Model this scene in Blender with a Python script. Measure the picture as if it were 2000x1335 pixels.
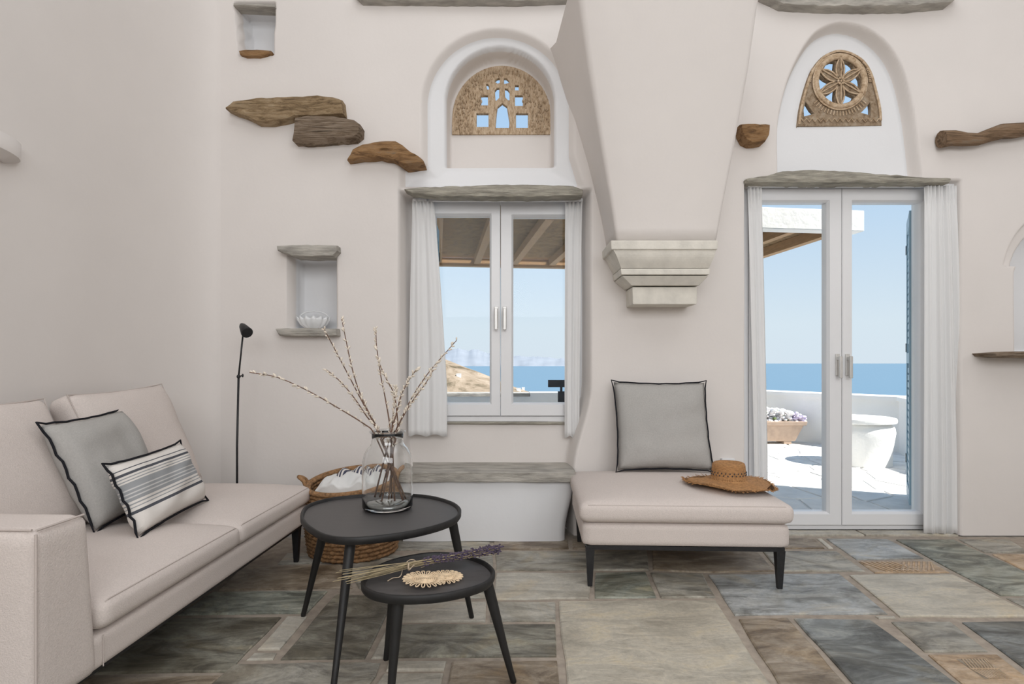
import bpy, bmesh, math, random
import numpy as np
from mathutils import Vector, Matrix, noise as mnoise

for o in list(bpy.data.objects):
    bpy.data.objects.remove(o, do_unlink=True)
SC = bpy.context.scene
COL = SC.collection
PI = math.pi
rnd = random.Random(11)

# ------------------------------------------------------------------ camera, sky, sun, lights, exposure
F = 1150.0; EYE = 1.08; VH = 708.0          # focal length in px (2000 px wide), eye height, horizon row
cam = bpy.data.objects.new('camera', bpy.data.cameras.new('camera'))
COL.objects.link(cam)
cam.data.sensor_width = 36; cam.data.lens = F / 2000 * 36
cam.data.shift_y = (VH - 667.5) / 2000
cam.data.clip_start = .05; cam.data.clip_end = 200000
cam.location = (0, 0, EYE); cam.rotation_euler = (PI / 2, 0, 0)
SC.camera = cam

W = bpy.data.worlds.new('sky'); SC.world = W; W.use_nodes = True
wt = W.node_tree; wt.nodes.clear()
wo = wt.nodes.new('ShaderNodeOutputWorld'); wb = wt.nodes.new('ShaderNodeBackground')
wg = wt.nodes.new('ShaderNodeTexCoord'); ws = wt.nodes.new('ShaderNodeSeparateXYZ'); wr = wt.nodes.new('ShaderNodeValToRGB')
wt.links.new(wg.outputs['Generated'], ws.inputs[0]); wt.links.new(ws.outputs['Z'], wr.inputs[0])
wt.links.new(wr.outputs[0], wb.inputs[0]); wt.links.new(wb.outputs[0], wo.inputs[0])
cr = wr.color_ramp
cr.elements[0].position = 0.0; cr.elements[0].color = (.70, .80, .885, 1)
cr.elements[1].position = 1.0; cr.elements[1].color = (.20, .42, .78, 1)
for p, c in ((.06, (.70, .815, .90, 1)), (.24, (.52, .70, .90, 1)), (.5, (.36, .58, .86, 1))):
    e = cr.elements.new(p); e.color = c
wb.inputs[1].default_value = 1.0

def aim(o, d):
    o.rotation_mode = 'QUATERNION'; o.rotation_quaternion = Vector(d).to_track_quat('-Z', 'Y')
def light(name, kind, energy, loc, d, size=None, color=(1, 1, 1)):
    l = bpy.data.lights.new(name, kind); l.energy = energy; l.color = color
    if size: l.shape = 'RECTANGLE'; l.size, l.size_y = size
    o = bpy.data.objects.new(name, l); COL.objects.link(o); o.location = loc; aim(o, d); return o
sun = light('sun', 'SUN', 8.0, (10, -4, 14), (-.7, .30, -1), color=(1, .96, .90)); sun.data.angle = .009
light('overhead_fill', 'AREA', 45, (.7, 1.3, 4.9), (0, .06, -1), (4.6, 3.0), (.955, .98, 1))  # added soft fill for ceiling bounce; the ceiling has no opening
light('rear_fill', 'AREA', 160, (.9, -2.7, 2.9), (0, 1, -.16), (5.0, 2.0), (.955, .98, 1))  # added frontal fill behind the camera; the wall there is solid
light('right_fill', 'AREA', 4, (4.2, 2.2, 2.2), (-1, 0, -.05), (1.8, 1.8), (.955, .98, 1))  # weak side fill, added in front of a windowless wall
SC.view_settings.view_transform = 'Standard'; SC.view_settings.look = 'None'
SC.view_settings.gamma = 1; SC.view_settings.use_curve_mapping = False
SC.view_settings.exposure = 0.0

# ------------------------------------------------------------------ helpers
def P(u, v, D):            # a point seen at pixel (u, v) standing at distance D
    return Vector(((u - 1000) * D / F, D, EYE - (v - VH) * D / F))
def onz(u, v, z):          # a point seen at pixel (u, v) lying at height z
    D = (EYE - z) * F / (v - VH); return Vector(((u - 1000) * D / F, D, z))

def mat(name):
    m = bpy.data.materials.new(name); m.use_nodes = True
    nt = m.node_tree; return m, nt, nt.nodes['Principled BSDF']
def N(nt, t, **kw):
    n = nt.nodes.new(t)
    for k, v in kw.items():
        if k in n.inputs: n.inputs[k].default_value = v
        else: setattr(n, k, v)
    return n
def ramp(nt, fac, stops, interp='LINEAR'):
    r = nt.nodes.new('ShaderNodeValToRGB'); r.color_ramp.interpolation = interp
    el = r.color_ramp.elements
    while len(el) < len(stops): el.new(.5)
    for e, (p, c) in zip(el, stops): e.position = p; e.color = (*c, 1) if len(c) == 3 else c
    nt.links.new(fac, r.inputs[0]); return r.outputs[0]
def coords(nt, scale=(1, 1, 1), rot=(0, 0, 0), rand=0):
    tc = nt.nodes.new('ShaderNodeTexCoord'); mp = nt.nodes.new('ShaderNodeMapping')
    mp.inputs['Scale'].default_value = scale; mp.inputs['Rotation'].default_value = rot
    nt.links.new(tc.outputs['Object'], mp.inputs[0])
    if rand:
        oi = nt.nodes.new('ShaderNodeObjectInfo'); ml = N(nt, 'ShaderNodeMath', operation='MULTIPLY'); ml.inputs[1].default_value = rand
        nt.links.new(oi.outputs['Random'], ml.inputs[0]); nt.links.new(ml.outputs[0], mp.inputs['Location'])
    return mp.outputs[0]
def noise(nt, vec, scale, detail=4, rough=.55, dist=0):
    n = nt.nodes.new('ShaderNodeTexNoise'); n.inputs['Scale'].default_value = scale; n.inputs['Detail'].default_value = detail
    n.inputs['Roughness'].default_value = rough; n.inputs['Distortion'].default_value = dist
    nt.links.new(vec, n.inputs['Vector']); return n.outputs['Fac']
def bump(nt, b, h, strength=.3, dist=.01):
    n = nt.nodes.new('ShaderNodeBump'); n.inputs['Strength'].default_value = strength; n.inputs['Distance'].default_value = dist
    nt.links.new(h, n.inputs['Height'])
    if b.inputs['Normal'].links: nt.links.new(b.inputs['Normal'].links[0].from_socket, n.inputs['Normal'])
    nt.links.new(n.outputs[0], b.inputs['Normal'])
def simple(name, c, rough=.6, metal=0, var=.06, scale=30, bs=0, bscale=60, bdist=.004, stretch=(1, 1, 1), spec=None):
    m, nt, b = mat(name)
    v = coords(nt, stretch)
    lo = tuple(max(0, x * (1 - var)) for x in c); hi = tuple(min(1, x * (1 + var)) for x in c)
    nt.links.new(ramp(nt, noise(nt, v, scale), [(.3, lo), (.7, hi)]), b.inputs['Base Color'])
    b.inputs['Roughness'].default_value = rough; b.inputs['Metallic'].default_value = metal
    if spec is not None: b.inputs['Specular IOR Level'].default_value = spec
    if bs: bump(nt, b, noise(nt, v, bscale, 5), bs, bdist)
    return m

PINK = (.745, .700, .668); WHITE = (.80, .80, .81)
def plaster():
    m, nt, b = mat('plaster')
    v = coords(nt)
    at = N(nt, 'ShaderNodeAttribute', attribute_name='paint')
    f = ramp(nt, at.outputs['Fac'], [(.49, (0, 0, 0)), (.51, (1, 1, 1))])
    pk = ramp(nt, noise(nt, v, 1.3, 3), [(.3, tuple(x * .97 for x in PINK)), (.7, tuple(x * 1.03 for x in PINK))])
    mx = N(nt, 'ShaderNodeMix', data_type='RGBA'); nt.links.new(f, mx.inputs[0]); nt.links.new(pk, mx.inputs[6]); mx.inputs[7].default_value = (*WHITE, 1)
    nt.links.new(mx.outputs[2], b.inputs['Base Color']); b.inputs['Roughness'].default_value = .85; b.inputs['Specular IOR Level'].default_value = .2
    bump(nt, b, noise(nt, v, 7, 4), .25, .01); bump(nt, b, noise(nt, v, 60, 3), .08, .004)
    return m
M = {}
M['plaster'] = plaster()
M['pink'] = simple('pink_plaster', PINK, .85, var=.025, scale=1.3, bs=.25, bscale=7, bdist=.01, spec=.2)
M['white_plaster'] = simple('white_plaster', WHITE, .85, var=.02, scale=2, bs=.25, bscale=8, bdist=.01, spec=.2)
M['whitewash'] = simple('whitewash', (.90, .885, .85), .9, var=.03, scale=3, bs=.3, bscale=14, bdist=.02, spec=.2)
M['white_paint'] = simple('white_paint', (.79, .79, .80), .35, var=.01, scale=5)
M['handle'] = simple('brushed_metal', (.62, .61, .59), .4, .6, .03)
M['black_metal'] = simple('black_metal', (.022, .022, .024), .45, .3, .2, 60)
M['black_wood'] = simple('black_wood', (.010, .0095, .0095), .55, 0, .25, 14, bs=.15, bscale=30, stretch=(1, 6, 1))
def table_top():
    m, nt, b = mat('table_top')
    v = coords(nt, (2, 9, 1), (0, 0, .5))
    n = noise(nt, v, 6, 8, .6, .6)
    nt.links.new(ramp(nt, n, [(.3, (.050, .047, .047)), (.7, (.088, .083, .083))]), b.inputs['Base Color'])
    nt.links.new(ramp(nt, n, [(.2, (.38,) * 3), (.8, (.52,) * 3)]), b.inputs['Roughness']); bump(nt, b, n, .12, .003)
    return m
M['table_top'] = table_top()
def fabric(name, c, var=.06, scale=260, bs=.5, mottled=.03):
    m, nt, b = mat(name)
    v = coords(nt)
    n = noise(nt, v, scale, 3, .7)
    c1 = ramp(nt, n, [(.25, tuple(x * (1 - var) for x in c)), (.75, tuple(min(1, x * (1 + var)) for x in c))])
    c2 = ramp(nt, noise(nt, v, 3, 3), [(.3, (1 - mottled,) * 3), (.7, (1, 1, 1))])
    mx = N(nt, 'ShaderNodeMix', data_type='RGBA', blend_type='MULTIPLY'); mx.inputs[0].default_value = 1
    nt.links.new(c1, mx.inputs[6]); nt.links.new(c2, mx.inputs[7]); nt.links.new(mx.outputs[2], b.inputs['Base Color'])
    b.inputs['Roughness'].default_value = .95; b.inputs['Specular IOR Level'].default_value = .1
    b.inputs['Sheen Weight'].default_value = .0
    bump(nt, b, noise(nt, v, 9, 3), .2, .01); bump(nt, b, n, bs, .003); return m
M['sofa'] = fabric('pale_wool', (.685, .612, .572), .10, 230, .7)
M['sofa_seam'] = fabric('pale_seam', (.56, .49, .455))
M['grey_linen'] = fabric('grey_linen', (.44, .425, .405), .10, 160, .35, .08)
M['black_thread'] = fabric('black_thread', (.02, .02, .024), .2)
M['white_cloth'] = fabric('white_cloth', (.80, .80, .79), .02, 120, .2)
def stripes(name, stops, axis, lo, hi, wobble=.0):
    m, nt, b = mat(name)
    v = coords(nt); s = nt.nodes.new('ShaderNodeSeparateXYZ'); nt.links.new(v, s.inputs[0])
    mr = nt.nodes.new('ShaderNodeMapRange'); mr.inputs[1].default_value = lo; mr.inputs[2].default_value = hi
    nt.links.new(s.outputs[axis], mr.inputs[0])
    nt.links.new(ramp(nt, mr.outputs[0], stops, 'CONSTANT'), b.inputs['Base Color'])
    b.inputs['Roughness'].default_value = .95; b.inputs['Specular IOR Level'].default_value = .1
    bump(nt, b, noise(nt, v, 200, 3), .35, .003); return m
CRM = (.74, .70, .66); DKS = (.09, .095, .11); GRS = (.33, .34, .35); LGS = (.60, .59, .58)
st = [(0, CRM)]
def line(a, w, c): st.append((a, c)); st.append((a + w, CRM))
line(.30, .035, DKS); line(.37, .012, GRS); line(.41, .012, GRS)
p_ = .45
st.append((p_, GRS)); st.append((.49, LGS)); st.append((.505, GRS)); st.append((.535, LGS)); st.append((.55, GRS)); st.append((.58, LGS)); st.append((.595, GRS)); st.append((.67, CRM))
line(.69, .012, GRS); line(.725, .012, GRS); line(.76, .03, DKS); line(.83, .012, DKS)
M['striped_linen'] = stripes('striped_linen', st, 1, -.155, .155)
def blanket_mat():
    m, nt, b = mat('navy_stripe')
    v = coords(nt, (1, .5, .25)); w = nt.nodes.new('ShaderNodeTexWave'); w.inputs['Scale'].default_value = 13; w.inputs['Distortion'].default_value = 2.5; w.inputs['Detail Scale'].default_value = 1.2
    nt.links.new(v, w.inputs[0]); nt.links.new(ramp(nt, w.outputs['Fac'], [(0, (.055, .06, .10)), (.5, (.72, .69, .66))], 'CONSTANT'), b.inputs['Base Color'])
    b.inputs['Roughness'].default_value = .95; return m
M['navy_stripe'] = blanket_mat()

def slate(name, cols, ang=.5, rough=.40, turn=2.4, patch=1.0):
    m, nt, b = mat(name)
    v = coords(nt, (1.1, 3.0, 1), (0, 0, ang), 37)
    if turn:
        mp = v.node; oi = nt.nodes.new('ShaderNodeObjectInfo'); ma = N(nt, 'ShaderNodeMath', operation='MULTIPLY_ADD'); ma.inputs[1].default_value = turn; ma.inputs[2].default_value = ang - turn / 2
        cx_ = nt.nodes.new('ShaderNodeCombineXYZ'); nt.links.new(oi.outputs['Random'], ma.inputs[0]); nt.links.new(ma.outputs[0], cx_.inputs[2]); nt.links.new(cx_.outputs[0], mp.inputs['Rotation'])
    v2 = coords(nt, (1, 1, 1), (0, 0, 0), 53)
    a = noise(nt, v, 3.2, 12, .74, .7); c = noise(nt, v2, 2.6, 6, .62, .9); d = noise(nt, v2, 55, 4, .7)
    c1 = ramp(nt, a, [(.37, cols[0]), (.46, cols[1]), (.54, cols[2]), (.65, cols[3])])
    c2 = ramp(nt, c, [(.36, (.58, .54, .48)), (.46, (.86, .84, .80)), (.54, (1, 1, 1)), (.66, (1.0, .90, .74))])
    c3 = ramp(nt, d, [(.3, (.80, .80, .80)), (.6, (1, 1, 1))])
    last = c1
    for x in (c2, c3):
        mx = N(nt, 'ShaderNodeMix', data_type='RGBA', blend_type='MULTIPLY'); mx.inputs[0].default_value = patch if x is c2 else 1
        nt.links.new(last, mx.inputs[6]); nt.links.new(x, mx.inputs[7]); last = mx.outputs[2]
    nt.links.new(last, b.inputs['Base Color'])
    nt.links.new(ramp(nt, d, [(.2, (rough - .08,) * 3), (.8, (rough + .12,) * 3)]), b.inputs['Roughness'])
    bump(nt, b, a, .7, .012); bump(nt, b, d, .3, .003); return m
M['slate_grey'] = slate('slate_grey', [(.19, .18, .155), (.33, .315, .275), (.46, .44, .385), (.58, .55, .48)], .35)
M['slate_green'] = slate('slate_green', [(.12, .125, .105), (.22, .235, .20), (.36, .375, .32), (.52, .53, .46)], .6)
M['slate_blue'] = slate('slate_blue', [(.17, .172, .162), (.32, .33, .325), (.46, .475, .475), (.60, .61, .595)], .2, turn=.3)
M['slate_dark'] = slate('slate_dark', [(.085, .086, .08), (.165, .172, .165), (.26, .275, .27), (.44, .45, .43)], .7)
M['slate_brown'] = slate('slate_brown', [(.16, .12, .085), (.28, .225, .165), (.40, .335, .26), (.54, .47, .39)], .55)
M['slate_beige'] = slate('slate_beige', [(.42, .385, .32), (.53, .49, .41), (.62, .57, .475), (.68, .60, .45)], .12, turn=0, patch=.35)
M['slate_moss'] = slate('slate_moss', [(.10, .092, .074), (.19, .18, .148), (.30, .29, .24), (.46, .445, .37)], .6)
M['slate_pale'] = slate('slate_pale', [(.40, .375, .325), (.53, .50, .435), (.61, .575, .50), (.66, .62, .54)], .4, patch=.6)
M['slate_orange'] = slate('slate_orange', [(.34, .23, .14), (.50, .36, .23), (.62, .47, .33), (.68, .55, .42)], .9)
M['grout'] = simple('grout', (.37, .315, .26), .9, 0, .18, 22, bs=.4, bscale=90, bdist=.004)
M['lintel_stone'] = simple('lintel_stone', (.36, .335, .28), .9, 0, .35, 24, bs=.9, bscale=50, bdist=.012, stretch=(.35, 1, 2.4))
M['grey_stone'] = simple('grey_stone', (.40, .375, .335), .9, 0, .3, 18, bs=.8, bscale=40, bdist=.01, stretch=(.4, 1, 2))
M['capital_stone'] = simple('capital_stone', (.70, .665, .595), .9, 0, .10, 12, bs=.4, bscale=45, bdist=.006)
def rock(name, cols, stretch=(.6, 1, 3)):
    m, nt, b = mat(name)
    v = coords(nt, stretch, (0, .12, 0), 9)
    a = noise(nt, v, 15, 9, .72, .6)
    nt.links.new(ramp(nt, a, [(.34, cols[0]), (.46, cols[1]), (.56, cols[2]), (.70, cols[3])]), b.inputs['Base Color'])
    b.inputs['Roughness'].default_value = .9; bump(nt, b, a, .9, .02); bump(nt, b, noise(nt, v, 60, 4), .4, .004); return m
M['rock_tan'] = rock('rock_tan', [(.12, .075, .04), (.28, .19, .10), (.40, .285, .165), (.46, .36, .24)])
M['rock_layer'] = rock('rock_layer', [(.09, .06, .04), (.22, .155, .10), (.34, .26, .19), (.46, .37, .28)], (.4, 1, 7))
M['rock_rust'] = rock('rock_rust', [(.11, .06, .028), (.27, .145, .06), (.38, .22, .10), (.22, .17, .12)])
M['log'] = rock('weathered_log', [(.09, .055, .03), (.20, .125, .07), (.30, .19, .11), (.30, .25, .19)], (.25, 3, 3))
def carved(name, st=(4, 1, 1), k=1.0):
    m, nt, b = mat(name)
    v = coords(nt, st); a = noise(nt, v, 34, 6, .7, .4)
    nt.links.new(ramp(nt, a, [(p, tuple(min(.9, q * k) for q in c)) for p, c in ((.30, (.20, .12, .065)), (.44, (.46, .33, .21)), (.58, (.60, .46, .32)), (.74, (.70, .60, .47)))]), b.inputs['Base Color'])
    b.inputs['Roughness'].default_value = .9; bump(nt, b, a, .8, .008); return m
M['carved_rough'] = carved('carved_sandstone', (3, 1, 1)); M['carved'] = carved('carved_terracotta', (1, 1, 1), 1.06); M['carved_ground'] = carved('carved_ground', (1, 1, 1), .62)
M['straw_brown'] = simple('brown_straw', (.40, .205, .080), .8, 0, .3, 70, bs=.7, bscale=160, bdist=.004, stretch=(1, 1, 3))
M['wicker'] = simple('seagrass', (.30, .165, .075), .8, 0, .45, 60, bs=.8, bscale=120, bdist=.006)
M['raffia'] = simple('raffia', (.74, .57, .38), .75, 0, .25, 60, bs=.5, bscale=150)
M['bark'] = simple('willow_bark', (.16, .09, .06), .7, 0, .35, 50)
M['catkin'] = simple('catkin', (.76, .68, .58), 1, 0, .15, 120)
M['dry_stem'] = simple('dry_stem', (.34, .275, .165), .8, 0, .3, 40)
M['lavender'] = simple('lavender_flower', (.090, .068, .105), .9, 0, .35, 90)
M['twine'] = simple('twine', (.50, .40, .29), .9, 0, .2, 90)
M['wood'] = simple('pergola_timber', (.36, .215, .10), .7, 0, .2, 9, bs=.3, bscale=30, stretch=(6, .6, 6))
M['cane'] = simple('cane', (.36, .25, .14), .8, 0, .6, 26, stretch=(.5, 10, 1))
M['terracotta'] = simple('terracotta', (.50, .37, .28), .85, 0, .12, 12)
M['petal'] = simple('white_petal', (.82, .80, .80), .8, 0, .05, 30)
M['lilac'] = simple('lilac_petal', (.62, .55, .72), .8, 0, .12, 30)
M['leaf'] = simple('leaf_green', (.14, .20, .06), .7, 0, .3, 30)
M['shutter'] = simple('shutter_blue', (.33, .47, .55), .5, 0, .04, 12)
M['dark_timber'] = simple('dark_timber', (.035, .037, .042), .6, 0, .25, 20)
M['paver'] = simple('terrace_stone', (.78, .765, .735), .85, 0, .10, 6, bs=.4, bscale=20)
M['paver_grout'] = simple('terrace_grout', (.72, .71, .69), .9, 0, .05, 8)
M['hill'] = None
def hill_mat():
    m, nt, b = mat('dry_hill')
    v = coords(nt, (1, .5, 1.5)); a = noise(nt, v, .045, 9, .7, .6); c = noise(nt, v, .006, 5)
    c1 = ramp(nt, a, [(.36, (.11, .09, .06)), (.48, (.27, .21, .15)), (.64, (.39, .315, .24))])
    nt.links.new(c1, b.inputs['Base Color']); b.inputs['Roughness'].default_value = 1; b.inputs['Specular IOR Level'].default_value = 0
    return m
M['hill'] = hill_mat()
M['island'] = simple('hazed_rock', (.275, .30, .335), 1, 0, .07, .0015, spec=0)  # distance haze is put into this pale blue-grey base colour
def sea_mat():
    m, nt, b = mat('sea_water')
    b.inputs['Base Color'].default_value = (.105, .195, .27, 1); b.inputs['Roughness'].default_value = .35; b.inputs['IOR'].default_value = 1.33
    b.inputs['Specular IOR Level'].default_value = .32
    bump(nt, b, noise(nt, coords(nt), .02, 6), .6, 3.0); return m
M['sea'] = sea_mat()
def glass(name, tint, lo, hi, pw=3.0, rough=.02):
    m, nt, b = mat(name); nt.nodes.remove(b); out = nt.nodes['Material Output']
    t = nt.nodes.new('ShaderNodeBsdfTransparent'); t.inputs[0].default_value = (*tint, 1)
    g = nt.nodes.new('ShaderNodeBsdfGlossy'); g.inputs['Roughness'].default_value = rough
    lw = nt.nodes.new('ShaderNodeLayerWeight'); lw.inputs[0].default_value = .5
    p = N(nt, 'ShaderNodeMath', operation='POWER'); p.inputs[1].default_value = pw; nt.links.new(lw.outputs['Facing'], p.inputs[0])
    mr = nt.nodes.new('ShaderNodeMapRange'); mr.inputs[3].default_value = lo; mr.inputs[4].default_value = hi; nt.links.new(p.outputs[0], mr.inputs[0])
    mx = nt.nodes.new('ShaderNodeMixShader'); nt.links.new(mr.outputs[0], mx.inputs[0]); nt.links.new(t.outputs[0], mx.inputs[1]); nt.links.new(g.outputs[0], mx.inputs[2])
    nt.links.new(mx.outputs[0], out.inputs[0]); return m
M['pane'] = glass('window_glass', (.985, .99, .99), .006, .5, 5)
def real_glass(name, c):
    m, nt, b = mat(name)
    b.inputs['Base Color'].default_value = (*c, 1); b.inputs['Transmission Weight'].default_value = 1; b.inputs['IOR'].default_value = 1.46; b.inputs['Roughness'].default_value = 0
    return m
M['vase'] = real_glass('vase_glass', (.975, .985, .985))
M['lip'] = glass('vase_lip', (.93, .94, .94), .08, .8, 2)
M['vase_base'] = glass('thick_glass', (.78, .82, .80), .25, .8, 2, .15)
M['frosted'] = simple('milk_glass', (.78, .79, .80), .25, 0, .02, 9)
def curtain_mat():
    m, nt, b = mat('sheer_curtain'); out = nt.nodes['Material Output']
    b.inputs['Base Color'].default_value = (.94, .935, .93, 1); b.inputs['Roughness'].default_value = .9; b.inputs['Specular IOR Level'].default_value = .1
    bump(nt, b, noise(nt, coords(nt), 300, 2), .1, .002)
    t = nt.nodes.new('ShaderNodeBsdfTranslucent'); t.inputs[0].default_value = (.95, .945, .94, 1)
    mx = nt.nodes.new('ShaderNodeMixShader'); mx.inputs[0].default_value = .30
    nt.links.new(b.outputs[0], mx.inputs[1]); nt.links.new(t.outputs[0], mx.inputs[2]); nt.links.new(mx.outputs[0], out.inputs[0]); return m
M['curtain'] = curtain_mat()

# ---- objects
def tag(o, label=None, cat=None, group=None, kind=None):
    if label: o['label'] = label
    if cat: o['category'] = cat
    if group: o['group'] = group
    if kind: o['kind'] = kind
    return o
def thing(name, label, cat, loc=(0, 0, 0), rz=0, group=None):
    o = bpy.data.objects.new(name, None); COL.objects.link(o); o.location = loc; o.rotation_euler = (0, 0, rz)
    o.empty_display_size = .05
    return tag(o, label, cat, group)
def rootmat(p):
    m = Matrix.Identity(4)
    while p is not None:
        m = p.matrix_basis @ m; p = p.parent
    return m
def link(name, me, m, parent=None, local=False, smooth=False, label=None, kind=None):
    me.materials.append(m) if m else None
    if parent is not None and not local: me.transform(rootmat(parent).inverted())
    if smooth: me.polygons.foreach_set('use_smooth', [True] * len(me.polygons))
    o = bpy.data.objects.new(name, me); COL.objects.link(o); o.parent = parent
    return tag(o, label, None, None, kind)
class MB:
    def __init__(s): s.v = []; s.f = []
    def add(s, vs, fs, X=None):
        k = len(s.v)
        s.v += [tuple(X @ Vector(v)) if X is not None else tuple(v) for v in vs]; s.f += [tuple(k + i for i in f) for f in fs]; return s
    def box(s, a, b, X=None, taper=None):
        x0, y0, z0 = a; x1, y1, z1 = b
        return s.add([(x0, y0, z0), (x1, y0, z0), (x1, y1, z0), (x0, y1, z0), (x0, y0, z1), (x1, y0, z1), (x1, y1, z1), (x0, y1, z1)],
                     [(0, 3, 2, 1), (4, 5, 6, 7), (0, 1, 5, 4), (1, 2, 6, 5), (2, 3, 7, 6), (3, 0, 4, 7)], X)
    def tube(s, pts, r, n=8, closed=False, caps=True, X=None, flat=1.0):
        pts = [Vector(p) for p in pts]; L = len(pts)
        if not hasattr(r, '__len__'): r = [r] * L
        vs = []; up = None
        for i, p in enumerate(pts):
            if closed: t = pts[(i + 1) % L] - pts[i - 1]
            else: t = pts[min(i + 1, L - 1)] - pts[max(i - 1, 0)]
            t = t.normalized() if t.length > 1e-9 else Vector((0, 0, 1))
            if up is None:
                up = Vector((0, 0, 1)) if abs(t.z) < .9 else Vector((1, 0, 0))
            a = t.cross(up)
            a = a.normalized() if a.length > 1e-6 else t.orthogonal().normalized()
            b = a.cross(t).normalized(); up = b
            for k in range(n):
                q = 2 * PI * k / n; vs.append(p + a * (r[i] * math.cos(q)) + b * (r[i] * flat * math.sin(q)))
        fs = []
        for i in range(L if closed else L - 1):
            j = (i + 1) % L
            for k in range(n):
                fs.append((i * n + k, i * n + (k + 1) % n, j * n + (k + 1) % n, j * n + k))
        if not closed and caps:
            fs.append(tuple(range(n - 1, -1, -1))); fs.append(tuple((L - 1) * n + k for k in range(n)))
        return s.add(vs, fs, X)
    def lathe(s, prof, n=32, X=None, warp=None):
        vs = []; fs = []
        for (r, z) in prof:
            for k in range(n):
                a = 2 * PI * k / n
                q = (r * math.cos(a), r * math.sin(a), z); vs.append(warp(q, a, r) if warp else q)
        for i in range(len(prof) - 1):
            for k in range(n):
                fs.append((i * n + k, i * n + (k + 1) % n, (i + 1) * n + (k + 1) % n, (i + 1) * n + k))
        if prof[0][0] > 1e-4: fs.append(tuple(range(n - 1, -1, -1)))
        if prof[-1][0] > 1e-4: fs.append(tuple((len(prof) - 1) * n + k for k in range(n)))
        return s.add(vs, fs, X)
    def ball(s, c, r, X=None, n=8, m=5):
        if not hasattr(r, '__len__'): r = (r, r, r)
        vs = [(c[0], c[1], c[2] - r[2])]
        for i in range(1, m):
            t = PI * i / m
            for k in range(n):
                a = 2 * PI * k / n; vs.append((c[0] + r[0] * math.sin(t) * math.cos(a), c[1] + r[1] * math.sin(t) * math.sin(a), c[2] - r[2] * math.cos(t)))
        vs.append((c[0], c[1], c[2] + r[2])); fs = []
        for k in range(n): fs.append((0, 1 + (k + 1) % n, 1 + k))
        for i in range(m - 2):
            for k in range(n): fs.append((1 + i * n + k, 1 + i * n + (k + 1) % n, 1 + (i + 1) * n + (k + 1) % n, 1 + (i + 1) * n + k))
        e = len(vs) - 1
        for k in range(n): fs.append((e, 1 + (m - 2) * n + k, 1 + (m - 2) * n + (k + 1) % n))
        return s.add(vs, fs, X)
    def prism(s, pts, y0, y1, X=None):           # polygon in x-z swept along y
        n = len(pts); vs = [(p[0], y0, p[1]) for p in pts] + [(p[0], y1, p[1]) for p in pts]
        fs = [tuple(range(n)), tuple(range(2 * n - 1, n - 1, -1))] + [(i, n + i, n + (i + 1) % n, (i + 1) % n) for i in range(n)]
        return s.add(vs, fs, X)
    def mesh(s, name):
        me = bpy.data.meshes.new(name); me.from_pydata(s.v, [], s.f)
        bm = bmesh.new(); bm.from_mesh(me); bmesh.ops.recalc_face_normals(bm, faces=bm.faces); bm.to_mesh(me); bm.free()
        return me
    def build(s, name, m, parent=None, smooth=False, bevel=0, local=False, label=None, kind=None, angle=None):
        me = s.mesh(name)
        o = link(name, me, m, parent, local, smooth, label, kind)
        if bevel:
            b = o.modifiers.new('bevel', 'BEVEL'); b.width = bevel; b.segments = 2; b.limit_method = 'ANGLE'; b.angle_limit = .6
        if angle: me.set_sharp_from_angle(angle=angle)
        return o
def rbox(lx, ly, lz, r, n=14, crown=0, pinch=0, bottom_crown=0):
    """rounded box centred at the origin; crown swells the top face"""
    bm = bmesh.new(); bmesh.ops.create_cube(bm, size=2); bmesh.ops.subdivide_edges(bm, edges=bm.edges[:], cuts=n, use_grid_fill=True)
    hx, hy, hz = lx / 2, ly / 2, lz / 2
    for v in bm.verts:
        q = []
        for c, h in zip(v.co, (hx, hy, hz)):
            q.append(math.copysign(abs(c) ** .55, c) * h)       # crowd the rows towards the edges
        p = Vector(q)
        core = Vector((max(-hx + r, min(hx - r, p.x)), max(-hy + r, min(hy - r, p.y)), max(-hz + r, min(hz - r, p.z))))
        d = p - core
        if d.length > 1e-9: p = core + d.normalized() * min(r, max(abs(d.x), abs(d.y), abs(d.z)))
        s_, t_ = p.x / hx, p.y / hy
        if crown and p.z > 0: p.z += crown * (1 - s_ ** 4) * (1 - t_ ** 4) * (p.z / hz)
        if pinch:
            w = 1 - (p.z / hz) ** 2; p.x += pinch * w * s_; p.y += pinch * w * t_
        v.co = p
    me = bpy.data.meshes.new('rbox'); bm.to_mesh(me); bm.free(); return me
def place(name, me, m, parent, X, smooth=True, label=None):
    me.transform(X); return link(name, me, m, parent, False, smooth, label)
def frame_from(center, ex, ey):
    ex = Vector(ex).normalized(); ey = Vector(ey); ey = (ey - ex * ey.dot(ex)).normalized(); ez = ex.cross(ey)
    m = Matrix((ex, ey, ez)).transposed().to_4x4(); m.translation = center; return m
def dup(o, parent=None):
    c = o.copy(); COL.objects.link(c); c.parent = parent
    for ch in o.children: dup(ch, c)
    return c

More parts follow.
